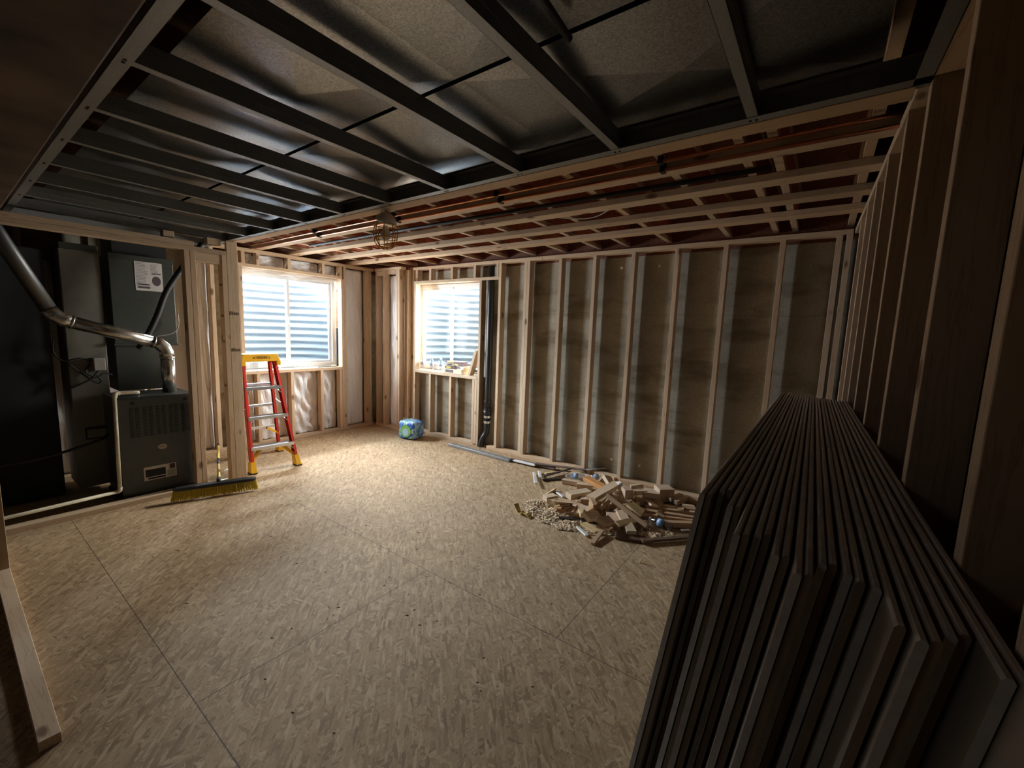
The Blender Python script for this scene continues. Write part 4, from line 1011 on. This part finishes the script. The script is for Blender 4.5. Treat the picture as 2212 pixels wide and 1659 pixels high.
PL = [  # ends in the close-up frame, heights, width, thickness, material, label
 ((885, 490), (1180, 325), .10, .13, D, T, WX, 'light pine offcut lying diagonally on top of the scrap pile', 0, 0),
 ((1055, 250), (1105, 335), .12, .07, D, T, WX, 'pine offcut with an angled cut behind the top diagonal one', .3, .4),
 ((640, 460), (865, 420), .07, .075, D, T * 1.4, WX, 'pale pine block left of the diagonal top board', 0, 0),
 ((775, 510), (935, 520), .045, .05, .07, .06, WX, 'short pine block under the left end of the top board', 0, 0),
 ((835, 265), (1040, 375), .09, .075, .075, T, WOR, 'orange pine offcut with a notch and dark hole', 0, .3),
 ((1065, 455), (1500, 790), .17, .035, .06, .035, WBR, 'long brown stick slanting down the front of the scrap pile', .5, 0),
 ((1205, 630), (1330, 860), .065, .035, .075, .032, WX, 'light pine board pointing at the camera in the pile front', 0, 0),
 ((1310, 545), (1450, 650), .10, .06, .10, .02, TAN, 'pale thin board lying flat behind the long brown stick', 0, .3),
 ((385, 490), (500, 470), .03, .03, .075, .05, WX, 'small pine block at the left tip of the scrap pile', 0, 0),
 ((450, 495), (770, 590), .025, .025, .11, T, WBR, 'brown pine board lying flat at the left of the pile', 0, 0),
 ((530, 600), (745, 640), .025, .03, .075, .045, WBR, 'dark brown block end on at the left front of the pile', 0, 0),
 ((700, 655), (915, 670), .03, .03, .09, .055, PINKBRICK, 'pinkish square-edged block in the front of the pile', 0, 0),
 ((850, 600), (1075, 725), .06, .04, .045, .008, TAN, 'pale curved thin strip in the middle front', .5, 0),
 ((1365, 500), (1520, 515), .05, .05, .10, .05, WX, 'pine block right of the long brown stick', 0, 0),
 ((1455, 420), (1600, 440), .11, .11, .12, .05, WX, 'broad pine block on the right shoulder of the pile', 0, .5),
 ((1235, 440), (1320, 440), .10, .10, .10, .11, PINKBRICK, 'brown upright block behind the long brown stick', 0, 0),
 ((1320, 365), (1420, 350), .12, .13, .05, .035, WX, 'pale wedge-shaped offcut near the bottom plate', .2, .9),
 ((1370, 425), (1475, 420), .12, .12, .04, .035, WX, 'small pine wedge above the broad block', .2, .7),
 ((1600, 430), (1755, 430), .07, .07, .13, .12, PINKBRICK, 'large brown block on the right side of the pile', 0, 0),
 ((1735, 500), (1870, 455), .05, .05, .045, T, WX, 'thin pine offcut, left one of two parallel on the right', 0, 0),
 ((1800, 530), (1945, 475), .04, .04, .05, T, WX, 'thin pine offcut, right one of two parallel on the right', 0, 0),
 ((1880, 575), (2010, 590), .025, .025, .05, T, WX, 'short pine offcut near the foot of the drywall stack', 0, 0),
 ((1950, 500), (2075, 530), .035, .035, .06, T, WBR, 'brown offcut partly behind the drywall stack', 0, 0),
 ((580, 295), (760, 325), .025, .025, .05, .04, PINKBRICK, 'pink-brown square stick behind the pile on the left', 0, 0),
 ((740, 345), (885, 360), .03, .03, .07, .05, WX, 'pale block left behind the notched orange board', 0, .5),
 ((660, 215), (1000, 290), .025, .025, .14, .02, PINKBRICK, 'broad flat brown board near the bottom plate', 0, 0),
 ((1180, 345), (1215, 330), .13, .14, .05, .05, PAPER, 'white painted block end on top of the pile', 0, 0),
 ((1350, 645), (2030, 735), .035, .03, .03, .02, WBR, 'long brown lath on the right, front one', 0, 0),
 ((1430, 610), (2040, 700), .03, .03, .045, .02, WBR, 'long brown lath on the right, second from the front', 0, 0),
 ((1500, 585), (2045, 645), .03, .03, .04, .02, WX, 'long pine lath on the right below the blocks', 0, 0),
 ((1650, 565), (2050, 610), .04, .04, .05, .02, WBR, 'brown lath against the blocks on the right', 0, 0),
 ((1680, 760), (2010, 770), .03, .03, .05, .04, WBR, 'brown stick beside the fallen bottle on the right', 0, 0),
 ((1120, 660), (1150, 790), .04, .03, .10, T, PINKBRICK, 'brown board pointing at the camera left of the light one', 0, 0),
 ((890, 520), (930, 600), .07, .05, .04, .08, WBR, 'dark wedge offcut under the top board', 0, .3),
 ((975, 600), (1080, 500), .05, .09, .04, T, WBR, 'brown offcut propped under the long stick, left', .3, 0),
 ((1050, 640), (1180, 640), .05, .05, .018, .012, DKSTRIP, 'short black strip in the middle of the pile', 0, 0),
 ((540, 690), (960, 745), .02, .02, .03, .012, DKSTRIP, 'long dark strip along the front of the pile', 0, 0),
 ((580, 710), (900, 760), .012, .012, .018, .01, DKSTRIP, 'thin dark strip just in front of the long dark one', 0, 0),
 ((800, 755), (960, 850), .02, .012, .07, .012, TAN, 'thin tan shim sticking out at the pile front', 0, 0),
 ((905, 980), (1010, 835), .012, .03, .03, .018, WBR, 'small brown stick lying in front of the pile', 0, 0),
 ((870, 780), (1050, 830), .012, .012, .08, .012, WX, 'flat pine shim in the sawdust', 0, 0),
 ((1050, 830), (1110, 790), .02, .02, .06, .02, WBR, 'small dark chunk of wood in the sawdust', 0, 0),
 ((1150, 885), (1480, 935), .012, .012, .09, .018, DKBOARD, 'dark flat board at the right front of the pile', 0, 0),
 ((1440, 950), (1975, 905), .02, .02, .035, .02, DKBOARD, 'long dark lath along the right front of the pile', 0, 0),
 ((360, 250), (660, 165), .03, .035, .05, .012, DKSTRIP, 'dark curved strip behind the pile on the left', .3, 0),
 ((360, 285), (560, 270), .012, .012, .03, .012, DKSTRIP, 'short dark strip left of the broad flat board', 0, 0),
 ((390, 215), (480, 200), .04, .04, .035, .01, TAN, 'small tan shim on the dark strips', 0, 0),
 ((395, 450), (500, 385), .012, .015, .035, .012, TAN, 'tan curved shim left of the pile', .5, 0),
 ((840, 190), (945, 185), .03, .03, .05, .04, WX, 'small pine block by the bottom plate behind the pile', 0, 0),
 ((980, 215), (1160, 270), .02, .02, .08, .03, WX, 'pine board lying along the bottom plate behind the pile', 0, 0),
 ((1200, 290), (1590, 375), .02, .02, .06, T, WBR, 'brown board along the bottom plate right of the pile top', 0, 0),
 ((1480, 580), (1600, 560), .03, .03, .06, .05, WBR, 'brown block in the shade under the right shoulder', 0, 0),
]
for i, (a, b, za, zb, w, t_, mt, lbl, roll, cut) in enumerate(PL):
    plank('wood_offcut', c8(*a), c8(*b), za, zb, w, t_, mt, lbl, 'wood offcut', GP, roll, cut)
rp = random.Random(77); seen_labels = {}
SPOTS = [((1250, 560), 'beneath the middle of the long brown stick'), ((1500, 480), 'beside the broad block on the right shoulder'), ((1650, 520), 'between the right shoulder and the large brown block'), ((1100, 560), 'just left of the long brown stick'), ((950, 700), 'beside the pinkish block in the front'), ((1150, 780), 'in the front behind the light board tip'), ((800, 640), 'over the dark brown block at the left front'), ((1750, 640), 'on the laths at the right'), ((600, 560), 'at the left tip of the pile'), ((1350, 420), 'under the wedges near the bottom plate')]
for k in range(34):
    (cx_, cy_), where = rp.choice(SPOTS)
    cx_ += rp.uniform(-130, 130); cy_ += rp.uniform(-40, 45); a_ = rp.uniform(0, PI); L_ = rp.uniform(35, 110); z_ = rp.uniform(.018, .07)
    w_, t_, (mt, tone) = rp.choice([.035, .05, .075, D]), rp.choice([.012, .02, T, T]), rp.choice([(WX, 'pale'), (WX, 'pale'), (WBR, 'brown'), (PINKBRICK, 'pinkish'), (TAN, 'tan')])
    lbl = '%s %s %s wood offcut %s' % ('long' if L_ > 75 else 'short', tone, 'wide' if w_ > .06 else 'narrow', where)
    n_ = seen_labels.get(lbl, 0); seen_labels[lbl] = n_ + 1
    if n_: lbl += (', thinner one', ', third one')[min(n_ - 1, 1)]
    plank('wood_offcut', c8(cx_ - L_ * math.cos(a_), cy_ - .45 * L_ * math.sin(a_)), c8(cx_ + L_ * math.cos(a_), cy_ + .45 * L_ * math.sin(a_)), z_, z_ + rp.uniform(-.012, .03), w_, t_ * (.8 if n_ else 1), mt,
          lbl, 'wood offcut', 'small offcuts in the scrap pile', rp.uniform(-.7, .7), rp.choice([0, 0, .4]))
# long strips along the bottom plate
plank('steel_track', c2c(45, 72), c2c(525, 200), .02, .02, .065, .03, STUDM, 'pale steel track lying on the floor below the back window', 'metal track')
plank('white_strip', c2c(555, 200), c2c(725, 240), .026, .026, .05, .012, WHITE, 'white strip lying on the brown plastic by the bottom plate', 'strip')
plank('plastic_strip', c2c(520, 190), c2c(880, 265), .018, .018, .06, .014, BRSTRIP, 'brown plastic strip on the floor along the bottom plate', 'strip')
plank('plastic_strip', c2c(720, 225), c2c(1125, 275), .04, .045, .05, .010, BRSTRIP, 'brown plastic strip overlapping toward the scrap pile', 'strip')
plank('steel_strip', c2c(1130, 275), c2c(1370, 252), .05, .075, .035, .006, GREYSTRIP, 'grey metal strip propped up behind the scrap pile', 'strip')
for a, b, lb_ in (((270, 205), (290, 325), 'white crumpled strip at the left behind the pile'), ((325, 190), (340, 260), 'white folded scrap beside the crumpled strip'), ((520, 420), (590, 470), 'white plastic clip on the floor left of the pale block'),
                  ((745, 800), (845, 890), 'white plastic clip on the floor in front of the pile'), ((1865, 830), (1955, 825), 'white scrap of plastic at the foot of the drywall stack'), ((1265, 265), (1350, 275), 'small white scrap on the bottom plate')):
    plank('plastic_scrap', c8(*a), c8(*b), .012 if a[0] > 400 else .02, .012 if a[0] > 400 else .04, .03, .012, WHITE, lb_, 'plastic scrap', None, .2)
bm = bmesh.new()
p = floor_pt(c8(70, 600), .02); q = floor_pt(c8(235, 695), .008)
pts = smooth_path([p + Vector((0, 0, .045)), lerp(p, q, .3) + Vector((0, 0, -.006)), lerp(p, q, .6) + Vector((0, 0, .012)), q + Vector((0, 0, 0.0))], 6)
dd = (q - p); dd.z = 0; dd.normalize(); nn_ = Vector((-dd.y, dd.x, 0)) * .022
pv_ = None
for k, pt in enumerate(pts):
    pt = Vector(pt); pt.z = max(pt.z, .004)
    cur = [bm.verts.new(pt + nn_ + Vector((0, 0, .012 * math.sin(k)))), bm.verts.new(pt - nn_)]
    cur[0].co.z = max(cur[0].co.z, .003)
    if pv_: bm.faces.new((pv_[0], cur[0], cur[1], pv_[1]))
    pv_ = cur
r2 = bmesh.ops.extrude_face_region(bm, geom=list(bm.faces)); bmesh.ops.translate(bm, vec=(0, 0, .0025), verts=[v for v in r2['geom'] if isinstance(v, bmesh.types.BMVert)])
tag(put('tape_strip', bm, plain('yellow_tape', (.55, .42, .13), .4)), 'curled yellow-brown strip left of the scrap pile', 'strip')
def lying(name, c, c2_, z, lbl, lab, h=.19):
    p = floor_pt(c8(*c), z); q = floor_pt(c8(*c2_), z); yaw = math.atan2(q.y - p.y, q.x - p.x)
    return bottle(name, (p.x, p.y, z), lbl, (0, PI / 2, yaw), lab, h=h)
lying('water_bottle', (1760, 800), (1560, 720), .034, 'clear bottle with blue label lying at the right of the scrap pile', LBLB)
lying('water_bottle', (820, 250), (620, 240), .07, 'clear bottle with blue and white label lying behind the scrap pile', LBLB)
lying('water_bottle', (905, 270), (1000, 230), .085, 'clear crumpled bottle behind the notched orange board', LBL, .13)

# sawdust, chips and flakes
bm = bmesh.new(); r = random.Random(21)
poly_c = [(300, 560, 130, 60, 420), (470, 680, 200, 85, 900), (700, 780, 220, 65, 750), (1000, 850, 240, 40, 420), (1600, 880, 190, 40, 200), (250, 640, 70, 60, 120), (900, 640, 400, 150, 350), (1450, 780, 120, 60, 80)]
for cx_, cy_, rx, ry, cnt in poly_c:
    for _ in range(cnt):
        a = r.uniform(0, 2 * PI); q = math.sqrt(r.random()) * 1.0
        P0 = floor_pt(c8(cx_ + rx * q * math.cos(a), cy_ + ry * q * math.sin(a)), 0.0)
        hgt = .028 * (1 - q) * (1 if cy_ < 800 else .5)
        P0.z = .002 + r.uniform(0, max(.001, hgt)); L = r.uniform(.006, .026); w = r.uniform(.003, .010)
        e = Euler((r.uniform(-.5, .5), r.uniform(-.5, .5), r.uniform(0, 6.3))).to_matrix()
        vs = [bm.verts.new(P0 + e @ Vector(v)) for v in ((-L, -w, 0), (L, -w * .6, .002), (L * .8, w, 0), (-L * .9, w * .7, .001), (0, 0, .006))]
        for v in vs: v.co.z = max(v.co.z, .0012)
        for f in ((0, 1, 4), (1, 2, 4), (2, 3, 4), (3, 0, 4)): bm.faces.new([vs[i] for i in f])
        bm.faces.new((vs[3], vs[2], vs[1], vs[0]))
tag(put('wood_chips', bm, plain('chip_wood', (.68, .52, .34), .85, var=.35, scale=35)), 'sawdust and small wood chips swept into the scrap pile', 'wood chips', kind='stuff')
bm = bmesh.new()
for _ in range(260):
    x = r.uniform(-1.9, 2.6); y = r.uniform(-3.4, -.25)
    if x < -1.0 and y < -2.0: continue
    L = r.uniform(.003, .012); w = r.uniform(.001, .0035); e = Euler((0, 0, r.uniform(0, 6.3))).to_matrix()
    vs = [bm.verts.new(Vector((x, y, .0008)) + e @ Vector(v)) for v in ((-L, -w, 0), (L, -w, 0), (L, w, 0), (-L, w, 0), (0, 0, .003))]
    for f in ((0, 1, 4), (1, 2, 4), (2, 3, 4), (3, 0, 4)): bm.faces.new([vs[i] for i in f])
tag(put('wood_flakes', bm, plain('flake_wood', (.56, .42, .27), .85, var=.4, scale=15)), 'loose wood flakes scattered over the board floor', 'wood flakes', kind='stuff')
for k, (px, py, lbl) in enumerate(((1382, 1010 + 206, 'tiny pale splinter standing on the seam near the stack'), (1350, 1216, 'small splinter on the floor seam in front of the pile'))):
    if k: continue
    p = at(px, py, 'z', 0); tag(tube('splinter', [p, p + Vector((.01, .02, .035))], .006, TAN, None, 5, [.006, .002]), lbl, 'splinter')
# shreds of plastic by the post and at the closet plate
for k, (a, b, lbl) in enumerate((((462, 1043), (492, 1032), 'white plastic shred behind the broom block'), ((418, 1052), (431, 1042), 'white plastic shred at the left of the broom'), ((483, 1020), (493, 1016), 'small white scrap inside the closet opening'))):
    p, q = at(*a, 'z', .05 if k < 2 else .01), at(*b, 'z', .05 if k < 2 else .01)
    bm = bmesh.new(); add_tube(bm, [p, lerp(p, q, .5) + Vector((0, 0, .008)), q], .012, 6, True, [.006, .014, .004])
    for v in bm.verts: v.co.z = .046 + (v.co.z - .05) * .5 if k < 2 else v.co.z + .01
    tag(put('plastic_shred', bm, WHITE), lbl, 'plastic scrap')

# cycles helpers that only steer sampling quality
SC.cycles.max_bounces = 8; SC.cycles.diffuse_bounces = 5; SC.cycles.glossy_bounces = 4; SC.cycles.transparent_max_bounces = 12
SC.cycles.use_denoising = True; SC.cycles.caustics_reflective = False; SC.cycles.caustics_refractive = False
SC.cycles.sample_clamp_indirect = 6.0
